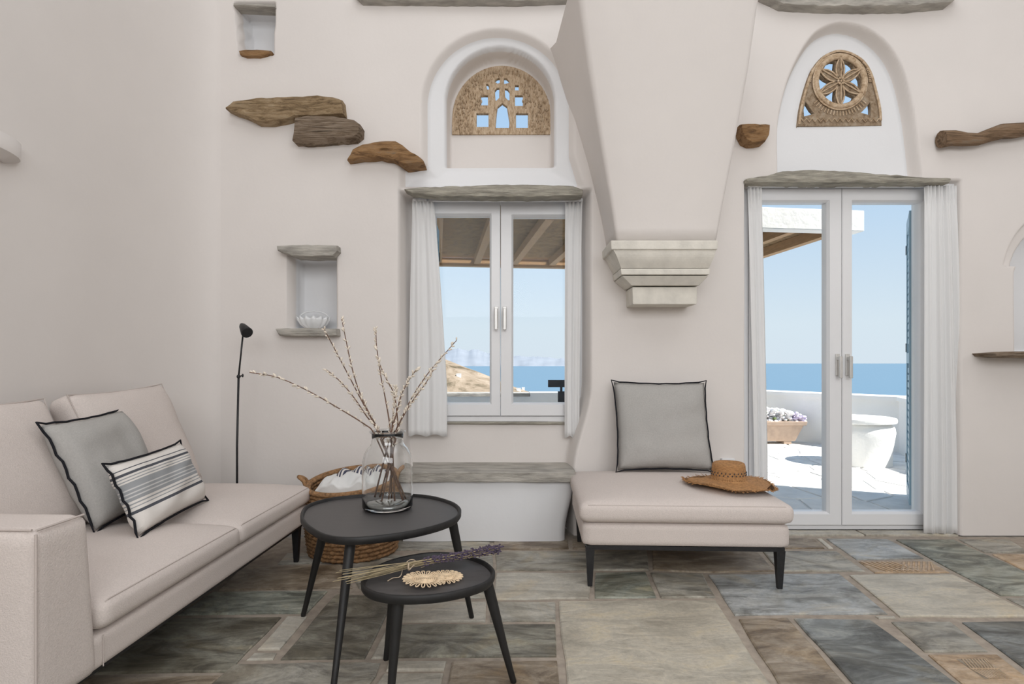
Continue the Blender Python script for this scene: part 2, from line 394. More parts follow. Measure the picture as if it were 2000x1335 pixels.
# ------------------------------------------------------------------ the room shell
W0 = 3.68; KW = W0 / F
def wx(u): return (u - 1000) * KW
def wz(v): return EYE - (v - VH) * KW
XL, XR, ZT = -1.82, 4.3, 3.75
ZC = 5.0                                    # the ceiling slopes up from the window wall
nx, nz = 680, 400
gx = np.linspace(XL, XR, nx); gz = np.linspace(0, ZT, nz)
GX, GZ = np.meshgrid(gx, gz)
def sm(d, a, b):
    t = np.clip((d - a) / (b - a), 0, 1); return t * t * (3 - 2 * t)
def rect(x0, x1, z0, z1): return np.minimum(np.minimum(GX - x0, x1 - GX), np.minimum(GZ - z0, z1 - GZ))
def arch(x0, x1, z0, ztop, squash=1.0):
    xc, r = (x0 + x1) / 2, (x1 - x0) / 2; zc = ztop - r * squash
    low = np.minimum(np.minimum(GX - x0, x1 - GX), GZ - z0)
    up = np.minimum(r - np.hypot(GX - xc, (GZ - zc) / squash), GZ - z0)
    return np.where(GZ < zc, low, up)
def polysdf(pts):
    """signed distance (inside positive) to a closed polygon"""
    best = np.full(GX.shape, 1e9); ins = np.zeros(GX.shape, bool)
    for i in range(len(pts)):
        (x0, z0), (x1, z1) = pts[i], pts[(i + 1) % len(pts)]
        dx, dz = x1 - x0, z1 - z0
        t = np.clip(((GX - x0) * dx + (GZ - z0) * dz) / (dx * dx + dz * dz), 0, 1)
        best = np.minimum(best, np.hypot(GX - x0 - t * dx, GZ - z0 - t * dz))
        c = ((z0 > GZ) != (z1 > GZ)) & (GX < (x1 - x0) * (GZ - z0) / ((z1 - z0) if z1 != z0 else 1e-9) + x0)
        ins ^= c
    return np.where(ins, best, -best)
WIN = (-.63, .465, .693, 2.19); YWIN = 3.94; YWR = 3.88
DOOR = (1.49, 2.765, 0.0, 2.24); YDOOR = 3.79
rightedge = .475 - .11 * (1 - sm(GZ, .38, .95))
dwin = np.minimum(np.minimum(GX + .69, rightedge - GX), 2.145 - GZ)
ddoor = np.minimum(np.minimum(GX - 1.472, 2.79 - GX), 2.205 - GZ)
A1 = np.maximum(arch(wx(831), wx(1114), wz(362), wz(63)), rect(wx(787), wx(1090), wz(362), wz(318)))
A1 = np.maximum(A1, polysdf([(wx(1000), wz(362)), (wx(1132), wz(362)), (wx(1112), wz(295)), (wx(1000), wz(280))]))
KB = 3.80 / F
B1 = arch((873 - 1000) * KB, 81 * KB, EYE - (325 - VH) * KB, EYE - (101 - VH) * KB)
out2 = [(1524, 345), (1523, 250), (1538, 175), (1560, 118), (1590, 72), (1622, 52), (1655, 48), (1695, 60), (1735, 92), (1762, 140), (1779, 210), (1788, 280), (1795, 345)]
def catmull(pts, n=6):
    out = []; m_ = len(pts)
    for i in range(m_ - 1):
        p = [Vector(pts[max(0, min(m_ - 1, i + d))]) for d in (-1, 0, 1, 2)]
        for k in range(n):
            t = k / n; out.append(tuple(.5 * ((2 * p[1]) + (p[2] - p[0]) * t + (2 * p[0] - 5 * p[1] + 4 * p[2] - p[3]) * t * t + (3 * p[1] - p[0] - 3 * p[2] + p[3]) * t ** 3)))
    return out + [tuple(pts[-1])]
A2 = polysdf([(wx(a), wz(b)) for a, b in catmull(out2)])
N1 = rect(wx(562), wx(656), wz(641), wz(498))
N2 = polysdf([(wx(459), wz(6)), (wx(537), wz(6)), (wx(532), wz(106)), (wx(468), wz(106))])
N3 = arch(wx(1985), wx(2215), wz(690), wz(425)); N3b = np.where(GZ > wz(518), arch(wx(1962), wx(2238), wz(700), wz(398)), -1)
dep = np.zeros(GX.shape)
dep = np.maximum(dep, (YWR - W0) * sm(dwin, -.025, .02))
dep = np.maximum(dep, (YDOOR + .02 - W0) * sm(ddoor, -.02, .012))
dep = np.maximum(dep, .055 * sm(A1, -.035, .02) + .05 * np.clip(A1 / .12, 0, 1) * (A1 > 0) + (YWIN - W0 - .105) * sm(B1, -.012, .012))
dep = np.maximum(dep, .10 * sm(A2, -.02, .02))
dep = np.maximum(dep, .25 * sm(N1, -.004, .010))
dep = np.maximum(dep, .20 * sm(N2, -.005, .012))
dep = np.maximum(dep, np.maximum(.25 * sm(N3, -.01, .015), .05 * sm(N3b, -.01, .02)))
und = np.zeros(GX.shape)
for (a, b, c, d) in ((1.3, 2.1, .4, 1.7), (2.7, 1.1, 2.2, .3), (3.9, 3.3, 1.1, 2.9), (.8, 4.6, 2.0, 1.2)):
    und += .0022 * np.sin(a * GX * 2 + c) * np.cos(b * GZ * 1.6 + d)
und *= sm(GX, XL, XL + .35)
# the wall swells a little towards the floor at the pillar between window and door
YG = W0 + dep + und
paint = np.zeros(GX.shape)
def pset(d, val=1.0):
    global paint
    paint = np.where(d > -.03, np.maximum(paint, np.clip(.5 + d * 12, 0, 1)) if val else np.minimum(paint, np.clip(.5 - d * 12, 0, 1)), paint)
pset(A1 - .006); pset(B1 + .004, 0)
pset(A2 - .012); pset(N1 - .003); pset(N2 - .003); pset(N3 - .003)
PAN1 = arch(wx(886) * YWIN / W0, wx(1075) * YWIN / W0, EYE - (262 - VH) * YWIN / F, EYE - (131 - VH) * YWIN / F, 1.05)
YP2 = W0 + .10; K2 = YP2 / F
ros = [(1556, 247), (1556, 244), (1560, 215), (1570, 175), (1583, 140), (1603, 114), (1625, 102), (1640, 100), (1660, 105), (1684, 120), (1700, 145), (1710, 180), (1718, 215), (1720, 245)]
ros = catmull(ros, 4)
PAN2 = polysdf([((a - 1000) * K2, EYE - (b - VH) * K2) for a, b in ros])
def cellmean(a): return (a[:-1, :-1] + a[1:, :-1] + a[:-1, 1:] + a[1:, 1:]) / 4
hole = (cellmean(rect(WIN[0] + .03, WIN[1] - .03, WIN[2] + .02, WIN[3] - .03)) > 0) | (cellmean(rect(DOOR[0] + .03, DOOR[1] - .03, -1, DOOR[3] - .03)) > 0)
hole |= (cellmean(PAN1) > .022) | (cellmean(PAN2) > .022)
def gridmesh(name, V, keep, shape):
    nr, nc = shape; idx = np.arange(nr * nc).reshape(nr, nc)
    q = np.stack([idx[:-1, :-1], idx[:-1, 1:], idx[1:, 1:], idx[1:, :-1]], -1)[keep].reshape(-1, 4)
    used = np.zeros(nr * nc, bool); used[q.ravel()] = True; remap = np.cumsum(used) - 1
    V = V[used]; q = remap[q]
    me = bpy.data.meshes.new(name); me.vertices.add(len(V)); me.vertices.foreach_set('co', V.astype(np.float32).ravel())
    me.loops.add(q.size); me.loops.foreach_set('vertex_index', q.astype(np.int32).ravel())
    me.polygons.add(len(q)); me.polygons.foreach_set('loop_start', np.arange(0, q.size, 4, dtype=np.int32))
    me.update(calc_edges=True); me.validate(); return me, used
V = np.stack([GX.ravel(), YG.ravel(), GZ.ravel()], 1)
me, used = gridmesh('wall_back', V, ~hole, GX.shape)
at = me.attributes.new('paint', 'FLOAT', 'POINT'); at.data.foreach_set('value', paint.ravel()[used].astype(np.float32))
wall = link('wall_back', me, M['plaster'], None, smooth=True, kind='structure')
# outer skin of the wall, with the openings left free
ox = np.linspace(-2.4, 4.6, 176); oz = np.linspace(-.2, 3.7, 99); OX, OZ = np.meshgrid(ox, oz)
cx = (OX[:-1, :-1] + OX[1:, 1:]) / 2; cz = (OZ[:-1, :-1] + OZ[1:, 1:]) / 2
oh = np.zeros(cx.shape, bool)
for (a, b, c, d) in ((-.66, .50, .66, 2.30), (1.46, 2.96, -.05, 2.38), (-.46, .36, 2.5, 3.4), (1.9, 2.75, 2.4, 3.4)):
    oh |= (cx > a) & (cx < b) & (cz > c) & (cz < d)
me, _ = gridmesh('wall_outer', np.stack([OX.ravel(), np.full(OX.size, 4.30), OZ.ravel()], 1), ~oh, OX.shape)
link('wall_outer', me, M['whitewash'], None, kind='structure')
def struct(mb, name, m, **kw): return mb.build(name, m, None, kind='structure', **kw)
mb = MB()
for (x0, x1, z0, z1, y0) in ((-.70, -.645, .6, 2.3, 4.0), (.475, .53, .6, 2.3, 4.0), (-.70, .53, 2.235, 2.32, 4.0), (-.70, .53, .58, .68, 4.0),
                             (1.44, 1.50, 0, 2.35, 3.9), (2.93, 2.97, 0, 2.35, 3.95), (1.44, 2.97, 2.29, 2.40, 3.9)):
    mb.box((x0, y0, z0), (x1, 4.32, z1))
struct(mb, 'trim_1', M['whitewash'])
# left wall with its rounded corner, sockets of the other sides
mb = MB(); prof = [(XL + .0, W0)]
for k in range(1, 25): a = PI / 2 * k / 24; prof.append((XL - .25 * math.sin(a), W0 - .8 + .8 * math.cos(a)))
for y in np.linspace(2.8, -2.9, 16): prof.append((XL - .25 + .010 * math.sin((2.88 - y) * 2.1) * min(1, (2.88 - y)), y))
vs = []; zl = np.linspace(0, ZC, 18)
for (x, y) in prof: vs += [(x, y, z) for z in zl]
n = len(zl); mb.add(vs, [(i * n + k, (i + 1) * n + k, (i + 1) * n + k + 1, i * n + k + 1) for i in range(len(prof) - 1) for k in range(n - 1)])
struct(mb, 'wall_left', M['pink'], smooth=True)
struct(MB().box((4.3, -2.9, 0), (4.45, 4.3, ZC)), 'wall_right', M['pink'])
struct(MB().box((-2.3, -3.05, 0), (4.45, -2.9, ZC)), 'wall_front', M['pink'])
cp = [(-3.05, ZC), (2.5, ZC), (4.42, ZT), (4.42, ZT + .15), (2.5, ZC + .15), (-3.05, ZC + .15)]
struct(MB().add([(x, y, z) for x in (-2.4, 4.6) for y, z in cp], [tuple(range(6)), tuple(range(11, 5, -1))] + [(k, 6 + k, 6 + (k + 1) % 6, (k + 1) % 6) for k in range(6)]), 'ceiling', M['white_plaster'])

# ------------------------------------------------------------------ floor: a bed of grout and one stone for every slab
floor = struct(MB().box((-2.3, -3.05, -.10), (4.45, 3.95, -.008)), 'floor', M['grout'])
T = [  # pixel corners of each slab, and its kind
 ('slate_brown', [(1500, 1049), (1590, 1050), (1612, 1069), (1500, 1070)]), ('slate_pale', [(1594, 1050), (1606, 1050), (1629, 1069), (1617, 1069)]),
 ('slate_blue', [(1612, 1050), (1734, 1051), (1806, 1089), (1672, 1091)]), ('carve_strip', [(1675, 1094), (1818, 1094), (1857, 1116), (1708, 1117)]),
 ('slate_green', [(1748, 1052), (1863, 1052), (2040, 1132), (2050, 1161), (1954, 1161)]), ('slate_grey', [(1870, 1051), (1971, 1051), (2012, 1077), (1922, 1077)]),
 ('slate_orange', [(1935, 1080), (2010, 1080), (2060, 1112), (2000, 1112)]), ('slate_grey', [(1488, 1074), (1634, 1074), (1692, 1114), (1521, 1114)]),
 ('slate_blue', [(1382, 1120), (1640, 1118), (1736, 1197), (1434, 1200)]), ('slate_beigegrey', [(1657, 1121), (1862, 1120), (2030, 1202), (1757, 1203)]),
 ('slate_grey', [(1962, 1165), (2090, 1165), (2130, 1202), (2038, 1202)]), ('slate_pale', [(1706, 1200), (1748, 1200), (1752, 1206), (1716, 1206)]),
 ('slate_dark', [(1548, 1205), (1700, 1208), (1960, 1400), (1727, 1400)]), ('slate_brown', [(1441, 1206), (1539, 1204), (1712, 1400), (1557, 1400)]),
 ('slate_greygreen', [(1738, 1211), (1857, 1211), (1932, 1270), (1805, 1271)]), ('carve_square', [(1810, 1275), (1948, 1275), (2085, 1375), (1930, 1375)]),
 ('slate_dark', [(1876, 1212), (2110, 1210), (2230, 1300), (2000, 1303)]), ('slate_beige', [(1090, 1171), (1398, 1169), (1549, 1400), (1110, 1400)]),
 ('slate_green', [(1162, 1116), (1262, 1114), (1284, 1165), (1160, 1166)]), ('slate_greygreen', [(1269, 1116), (1374, 1119), (1399, 1165), (1290, 1166)]),
 ('slate_pale', [(968, 1116), (1155, 1116), (1152, 1167), (960, 1169)]), ('slate_grey', [(965, 1075), (1264, 1074), (1268, 1111), (968, 1112)]),
 ('slate_brown', [(1272, 1074), (1480, 1074), (1514, 1113), (1377, 1116), (1274, 1111)]), ('slate_grey', [(760, 1052), (958, 1056), (957, 1071), (752, 1073)]),
 ('slate_brown', [(963, 1056), (1110, 1052), (1112, 1070), (964, 1071)]), ('slate_brown', [(1116, 1052), (1300, 1050), (1304, 1070), (1117, 1070)]),
 ('slate_grey', [(1306, 1050), (1494, 1049), (1494, 1070), (1308, 1070)]),
 ('slate_pale', [(790, 1172), (951, 1173), (950, 1212), (777, 1213)]), ('slate_grey', [(957, 1173), (1086, 1174), (1087, 1211), (956, 1212)]),
 ('slate_greygrey', [(782, 1217), (1086, 1216), (1089, 1280), (766, 1282)]), ('slate_pale', [(758, 1288), (874, 1288), (869, 1307), (752, 1308)]),
 ('slate_pale', [(748, 1312), (868, 1311), (850, 1400), (690, 1400)]), ('slate_brown', [(882, 1288), (1090, 1287), (1104, 1400), (860, 1400)]),
 ('slate_grey', [(455, 1294), (708, 1290), (745, 1292), (736, 1318), (670, 1400), (340, 1400)]), ('slate_greygrey', [(655, 1158), (776, 1162), (714, 1284), (545, 1286)]),
 ('slate_pale', [(783, 1172), (786, 1178), (762, 1283), (722, 1284)]), ('slate_pale', [(560, 1201), (602, 1201), (548, 1266), (500, 1267)]),
 ('slate_pale', [(496, 1271), (543, 1271), (535, 1286), (478, 1287)]), ('slate_moss', [(330, 1205), (552, 1202), (448, 1310), (180, 1314)]),
 ('slate_green', [(415, 1154), (642, 1152), (600, 1196), (345, 1199)]), ('slate_brown', [(470, 1106), (668, 1100), (690, 1147), (425, 1150)]),
 ('slate_grey', [(676, 1098), (962, 1078), (964, 1113), (955, 1166), (785, 1165), (700, 1147)]), ('slate_grey', [(560, 1078), (748, 1078), (800, 1086), (672, 1095), (540, 1101)]),
 ('slate_brown', [(170, 1319), (438, 1314), (330, 1400), (50, 1400)]), ('slate_grey', [(640, 1052), (752, 1052), (746, 1073), (600, 1074)]),
]
TM = {'slate_beigegrey': 'slate_beige', 'slate_greygreen': 'slate_grey', 'slate_greygrey': 'slate_moss'}
def shrink(poly, d):
    n = len(poly); out = []
    ar = sum(poly[i][0] * poly[(i + 1) % n][1] - poly[(i + 1) % n][0] * poly[i][1] for i in range(n))
    if ar < 0: poly = poly[::-1]
    for i in range(n):
        p, a, b = Vector(poly[i]), Vector(poly[i - 1]), Vector(poly[(i + 1) % n])
        e1 = (p - a).normalized(); e2 = (b - p).normalized()
        n1 = Vector((-e1.y, e1.x)); n2 = Vector((-e2.y, e2.x)); k = max(.35, 1 + n1.dot(n2))
        out.append(p + (n1 + n2) * (d / k))
    return out
def wobbly(poly, step=.13, amp=.006):
    out = []; n = len(poly)
    for i in range(n):
        a, b = Vector(poly[i]), Vector(poly[(i + 1) % n]); L = (b - a).length; k = max(1, min(5, int(L / step)))
        nn = Vector((-(b - a).y, (b - a).x)).normalized()
        for j in range(k):
            out.append(a.lerp(b, j / k) + nn * (rnd.uniform(-amp, amp) if j else 0))
    return out
def slab(name, poly, m, parent, z0, z1, gap=.004, bev=.006, amp=.005):
    q = wobbly(shrink([tuple(p) for p in poly], gap), amp=amp); n = len(q); q2 = shrink([tuple(p) for p in q], bev)
    if len(q2) != n: return None
    vs = [(p.x, p.y, z0) for p in q] + [(p.x, p.y, z1 - bev * .6) for p in q] + [(p.x, p.y, z1) for p in q2]
    fs = [(i, (i + 1) % n, n + (i + 1) % n, n + i) for i in range(n)] + [(n + i, n + (i + 1) % n, 2 * n + (i + 1) % n, 2 * n + i) for i in range(n)] + [tuple(2 * n + i for i in range(n))]
    return MB().add(vs, fs).build(name, m, parent)
polys = []
for kind, px in T:
    poly = [onz(u, v, 0).to_2d() for u, v in px]; polys.append([tuple(p) for p in poly])
    key = TM.get(kind, kind)
    if kind == 'carve_strip':
        t = slab('carved_tile', poly, M['slate_orange'], floor, -.02, -.002); t['label'] = 'terracotta tile with slanting carved grooves'
        a, b, c, d = [Vector(p).to_3d() for p in polys[-1]]; mb = MB()
        for k in range(14):
            s = (k + .4) / 14.5; e = min(.97, s + (.16 if k < 7 else .05)); s2 = max(.03, s - .02 if k >= 7 else s)
            p = a.lerp(b, s2).lerp(d.lerp(c, s2), .12); q = a.lerp(b, e).lerp(d.lerp(c, e), .9)
            if k >= 7: p = a.lerp(b, min(.97, s + .09)).lerp(d.lerp(c, min(.97, s + .09)), .12); q = a.lerp(b, max(.03, s - .12)).lerp(d.lerp(c, max(.03, s - .12)), .9)
            mb.tube([p, q], .006, 6, flat=.55)
        mb.build('carved_ridge', M['slate_orange'], t)
    elif kind == 'carve_square':
        t = slab('carved_tile', poly, M['slate_orange'], floor, -.02, 0); t['label'] = 'pale orange tile carved with radiating leaf veins'
        a, b, c, d = [onz(u, v, 0) for u, v in ((1868, 1287), (1926, 1287), (1976, 1325), (1923, 1325))]; mb = MB()
        lift = Vector((0, 0, .001)); mb.add([p + Vector((0, 0, .0006)) for p in (a, b, c, d)], [(0, 3, 2, 1)])
        t2 = mb.build('carved_ground', M['slate_brown'], t); mb = MB(); l0, l1 = (a + d) / 2, (b + c) / 2; mb.tube([l0 + lift, l1 + lift], .004, 5, flat=.6)
        for k in range(9):
            f = .04 + k / 9.5; f2 = min(1, f + .16)
            for q0, q1 in ((a, b), (d, c)): mb.tube([l0.lerp(l1, f) + lift, q0.lerp(q1, f2) + lift], .0032, 5, flat=.6)
        mb.build('carved_vein', M['slate_orange'], t)
    else:
        slab('tile', poly, M[key], floor, -.02, rnd.uniform(-.0015, .001))
# stones outside the frame carry on in the same bond
def inside(p, poly):
    c = False; n = len(poly)
    for i in range(n):
        x0, y0 = poly[i]; x1, y1 = poly[(i + 1) % n]
        if (y0 > p[1]) != (y1 > p[1]) and p[0] < (x1 - x0) * (p[1] - y0) / (y1 - y0) + x0: c = not c
    return c
y = 3.62; kinds = ['slate_grey', 'slate_green', 'slate_blue', 'slate_brown', 'slate_pale', 'slate_dark']
while y > .2:
    h = rnd.uniform(.26, .42); x = -2.03
    while x < 4.2:
        w = min(rnd.uniform(.3, .62), 4.26 - x)
        pts = [(x + w * i / 6, y - h * j / 6) for i in range(7) for j in range(7)]
        if w > .1 and not any(inside(p, q) for p in pts for q in polys):
            slab('tile', [(x, y), (x + w, y), (x + w, y - h), (x, y - h)], M[rnd.choice(kinds)], floor, -.02, 0, gap=.012)
        x += w
    y -= h
# threshold stones in front of the door
for (a, b, k) in ((1.49, 2.21, 'slate_pale'), (2.215, 2.80, 'slate_pale')):
    slab('threshold_stone', [(a, 3.685), (b, 3.685), (b, 3.79), (a, 3.79)], M[k], floor, -.02, .006)

# ------------------------------------------------------------------ stones set in the wall
def outline_stone(mb, outline, D, depth, amp=.012, front=None, seed=0, res=.03):
    """a rough stone from its outline (pixels at distance D), reaching back by depth"""
    pts = [P(u, v, D) for u, v in outline]; pts = [(p.x, p.z) for p in pts]
    q = []
    for i in range(len(pts)):
        a, b = Vector(pts[i]), Vector(pts[(i + 1) % len(pts)]); k = max(1, int((b - a).length / res))
        for j in range(k):
            p = a.lerp(b, j / k); w = mnoise.noise(Vector((p.x * 25, seed, p.y * 25))) * amp * .45
            q.append(p + Vector((w * .4, w)))
    xs = [p.x for p in q]; zs = [p.y for p in q]; h = max(zs) - min(zs); zc = sum(zs) / len(zs); x0, x1 = min(xs) + h * .45, max(xs) - h * .45
    if x0 > x1: x0 = x1 = (x0 + x1) / 2
    n = len(q); vs = []; fs = []
    rings = [(1, D + depth), (1.0, D + .018), (.90, D), (.62, D - .004), (.3, D - .006)]
    for (s, yy) in rings:
        for p in q:
            c = Vector((max(x0, min(x1, p.x)), zc)); r = c + (p - c) * s
            w = 0 if yy > D + .02 else amp * (mnoise.noise(Vector((r.x * 14, seed + 3, r.y * 30))) + .5 * mnoise.noise(Vector((r.x * 35, seed + 7, r.y * 60))))
            vs.append((r.x, yy + w, r.y))
    for i in range(len(rings) - 1):
        fs += [(i * n + k, i * n + (k + 1) % n, (i + 1) * n + (k + 1) % n, (i + 1) * n + k) for k in range(n)]
    e = (len(rings) - 1) * n; fs.append(tuple(e + k for k in range(n)))
    return mb.add(vs, fs)
def stone(name, outline, D, depth, m, label, cat='stone', amp=.012, seed=0, group=None):
    o = outline_stone(MB(), outline, D, depth, amp, seed=seed).build(name, m, None, smooth=True, angle=.7)
    return tag(o, label, cat, group)
stone('wall_stone', [(438, 210), (455, 197), (500, 190), (560, 187), (610, 185), (650, 187), (668, 194), (671, 222), (620, 226), (575, 226), (560, 232), (528, 238), (500, 238), (478, 226), (455, 218)], 3.60, .16, M['rock_tan'], 'long tan stone slab pointed at one end, highest of three steps in the wall', seed=1)
stone('wall_stone', [(574, 228), (600, 223), (650, 225), (690, 232), (703, 242), (702, 258), (690, 268), (640, 271), (600, 275), (570, 273), (572, 250)], 3.57, .18, M['rock_layer'], 'grey-brown layered stone tucked under the long tan slab', seed=2)
stone('wall_stone', [(677, 312), (688, 292), (708, 279), (740, 274), (772, 273), (786, 282), (803, 298), (826, 310), (827, 317), (790, 321), (765, 311), (740, 306), (705, 308)], 3.60, .16, M['rock_rust'], 'rust-brown humped stone in the wall just left of the arched niche', seed=3)
stone('wall_stone', [(1447, 241), (1475, 240), (1506, 241), (1504, 262), (1496, 275), (1470, 279), (1458, 272), (1450, 258)], 3.58, .16, M['rock_rust'], 'small brown wedge stone beside the arch over the glass door', seed=4)
stone('niche_stone', [(466, 99), (480, 96), (512, 97), (530, 99), (524, 105), (505, 110), (480, 110), (468, 106)], 3.655, .18, M['rock_rust'], 'brown stone lip at the foot of the high square niche', seed=5, amp=.006)
stone('niche_stone', [(456, 6), (537, 9), (538, 15), (456, 11)], 3.665, .09, M['grey_stone'], 'grey stone across the top of the high square niche', seed=6, amp=.004)
stone('niche_lintel', [(539, 479), (590, 477), (658, 478), (659, 490), (650, 499), (600, 501), (570, 499), (541, 489)], 3.60, .16, M['grey_stone'], 'grey stone lintel over the small niche holding a glass bowl', 'lintel', seed=7, amp=.008)
stone('niche_sill', [(538, 641), (600, 640), (657, 641), (658, 655), (600, 656), (545, 655)], 3.60, .32, M['grey_stone'], 'grey stone ledge under the glass bowl in the small niche', 'ledge', seed=8, amp=.008)
stone('window_lintel', [(789, 369), (830, 365), (900, 362), (980, 359), (1060, 360), (1120, 362), (1139, 370), (1138, 381), (1060, 384), (960, 384), (860, 382), (805, 377)], 3.64, .10, M['lintel_stone'], 'long flat grey-brown stone lintel over the curtained window', 'lintel', seed=9)
stone('door_lintel', [(1457, 350), (1490, 344), (1530, 333), (1580, 330), (1650, 333), (1700, 338), (1760, 342), (1810, 347), (1858, 350), (1856, 356), (1650, 357), (1560, 357), (1458, 355)], 3.64, .10, M['lintel_stone'], 'humped grey stone lintel over the glass door', 'lintel', seed=10)
stone('ceiling_lintel', [(1484, -14), (1880, -14), (1860, 4), (1780, 11), (1700, 13), (1600, 12), (1530, 8)], 3.60, .2, M['grey_stone'], 'pale grey stone lintel at the top of the wall above the door arch', 'lintel', seed=11)
stone('ceiling_lintel', [(690, -14), (1140, -14), (1134, -3), (1000, 1), (800, 1), (705, 0)], 3.62, .2, M['grey_stone'], 'grey stone lintel at the top of the wall above the window arch', 'lintel', seed=12)
stone('niche_ledge', [(1940, 689), (1985, 686), (2060, 685), (2240, 685), (2240, 698), (2060, 699), (1975, 698), (1945, 695)], 3.52, .42, M['rock_layer'], 'thin brown stone ledge of the arched niche beside the door curtain', 'ledge', seed=13, amp=.006)
mb = MB(); pts = []; rr = []
for k in range(15):
    t = k / 14; u = 1838 + t * 330; v = 272 - t * 34 + 5 * math.sin(t * 9) - 3 * math.sin(t * 23)
    pts.append(P(u, v, 3.62)); rr.append(.042 + .005 * math.sin(t * 17 + 1) + (.006 if k == 0 else 0))
mb.tube(pts, rr, 12, flat=1.0)
lg = mb.build('wooden_beam', M['log'], None, smooth=True, angle=.8); tag(lg, 'weathered brown wooden log set level in the wall beside the door lintel', 'beam')

# plaster fan over the pillar and its carved capital
mb = MB(); rows = []
for k in range(22):
    t = k / 21; v = 470 - 520 * t
    uL = np.interp(v, [-50, 0, 130, 290, 400, 470], [1122, 1133, 1151, 1177, 1196, 1206]); uR = np.interp(v, [-50, 0, 130, 290, 400, 470], [1496, 1483, 1464, 1434, 1412, 1399])
    yf = 3.40 - .42 * t ** 1.15; r = .025 + .02 * t
    a, b = P(uL, v, yf), P(uR, v, yf); z = a.z; flare = .015 + .055 * max(0, (t - .35) / .6) ** 1.2
    sec = [(a.x - flare, W0 + .17), (a.x - flare, W0 - .0), (a.x - flare * .6, W0 - .07), (a.x - flare * .18, yf + .16), (a.x - .004, yf + r)]
    for j in range(1, 6):
        q = PI / 2 * j / 6; sec.append((a.x - .004 + r - r * math.cos(q), yf + r - r * math.sin(q)))
    for j in range(1, 6): sec.append((a.x + r + (b.x - a.x - 2 * r) * j / 6, yf - .012 * math.sin(PI * j / 6)))
    for j in range(1, 6):
        q = PI / 2 * j / 6; sec.append((b.x + .004 - r + r * math.sin(q), yf + r - r * math.cos(q)))
    sec += [(b.x + .004, yf + r), (b.x + flare * .18, yf + .16), (b.x + flare * .6, W0 - .07), (b.x + flare, W0 - .0), (b.x + flare, W0 + .17)]
    rows.append([(x, y, z) for x, y in sec])
n = len(rows[0]); mb.add([p for r_ in rows for p in r_], [(i * n + k, i * n + k + 1, (i + 1) * n + k + 1, (i + 1) * n + k) for i in range(len(rows) - 1) for k in range(n - 1)] + [tuple(range(n))])
struct(mb, 'trim_2', M['pink'], smooth=True)
cap = thing('stone_capital', 'carved moulded stone capital on the pillar between window and door', 'capital', P(1298, 530, 3.5), -.03)
CX = rootmat(cap)
cs = [  # half width left, half width right, z top, z bottom, front: mouldings top to bottom, in px at 3.40
 (1194, 1402, 473, 489, 0), (1203, 1396, 489, 493, .014), (1205, 1394, 493, 522, .02), (1214, 1386, 522, 535, .055), (1216, 1382, 536, 556, .075), (1236, 1362, 558, 595, .13)]
mb = MB()
def moulding(u0, u1, v0, v1, f, u0b=None, u1b=None, fb=None):
    D = 3.36 + f; Db = 3.36 + (f if fb is None else fb)
    a, b, c, d = P(u0, v0, D), P(u1, v0, D), P(u1b or u1, v1, Db), P(u0b or u0, v1, Db)
    vs = [a, b, c, d] + [Vector((p.x, 3.72, p.z)) for p in (a, b, c, d)]
    return MB().add(vs, [(0, 1, 2, 3), (7, 6, 5, 4), (0, 4, 5, 1), (1, 5, 6, 2), (2, 6, 7, 3), (3, 7, 4, 0)])
moulding(1193, 1403, 469, 487, 0, 1194, 1402).build('abacus', M['capital_stone'], cap, bevel=.006)
mb = MB(); prev = None
for k in range(9):
    t = k / 8; q = 488 + 35 * t; fl = .012 + .045 * (1 - math.cos(t * PI / 2)); a = 1198 + 15 * t ** .8; b = 1399 - 14 * t ** 1.1
    if prev: mb.add(*((lambda m_: (m_.v, m_.f))(moulding(prev[0], prev[1], prev[2], q, prev[3], a, b, fl))))
    prev = (a, b, q, fl)
mb.build('cove_moulding', M['capital_stone'], cap)
moulding(1212, 1387, 524, 536, .048, 1214, 1386).build('fillet', M['capital_stone'], cap, bevel=.004)
moulding(1215, 1384, 538, 557, .058, 1233, 1366, .10).build('lower_moulding', M['capital_stone'], cap, bevel=.004)
moulding(1235, 1362, 560, 594, .125, 1236, 1361).build('neck', M['capital_stone'], cap, bevel=.005)

# carved stone grilles over window and door
def fretwork(name, outer, holes, y, th, m, parent, bev=.003):
    cu = bpy.data.curves.new(name, 'CURVE'); cu.dimensions = '2D'; cu.fill_mode = 'BOTH'; cu.extrude = th / 2; cu.bevel_depth = bev; cu.bevel_resolution = 1
    for pts in [outer] + holes:
        s = cu.splines.new('POLY'); s.points.add(len(pts) - 1); s.use_cyclic_u = True
        for p, q in zip(s.points, pts): p.co = (q[0], q[1], 0, 1)
    o = bpy.data.objects.new(name, cu); COL.objects.link(o)
    me = bpy.data.meshes.new_from_object(o.evaluated_get(bpy.context.evaluated_depsgraph_get()))
    bpy.data.objects.remove(o, do_unlink=True)
    me.transform(Matrix.Translation((0, y + th / 2, 0)) @ Matrix.Rotation(PI / 2, 4, 'X')); me.materials.clear()
    return link(name, me, m, parent)
KP = YWIN / F
def pz(u, v, D=YWIN): p = P(u, v, D); return (p.x, p.z)
g1 = thing('carved_grille', 'arched sandstone grille pierced by a cross and square openings, above the window', 'carved panel', P(980, 262, YWIN))
out = [pz(884, 263)]
for k in range(25):
    a = PI - PI * k / 24; out.append(pz(980.5 + 96 * math.cos(a) * (1 if abs(math.cos(a)) < 2 else 1), 232 - 101 * math.sin(a)))
out.append(pz(1077, 263))
def rc(u0, v0, u1, v1): return [pz(u0, v0), pz(u1, v0), pz(u1, v1), pz(u0, v1)]
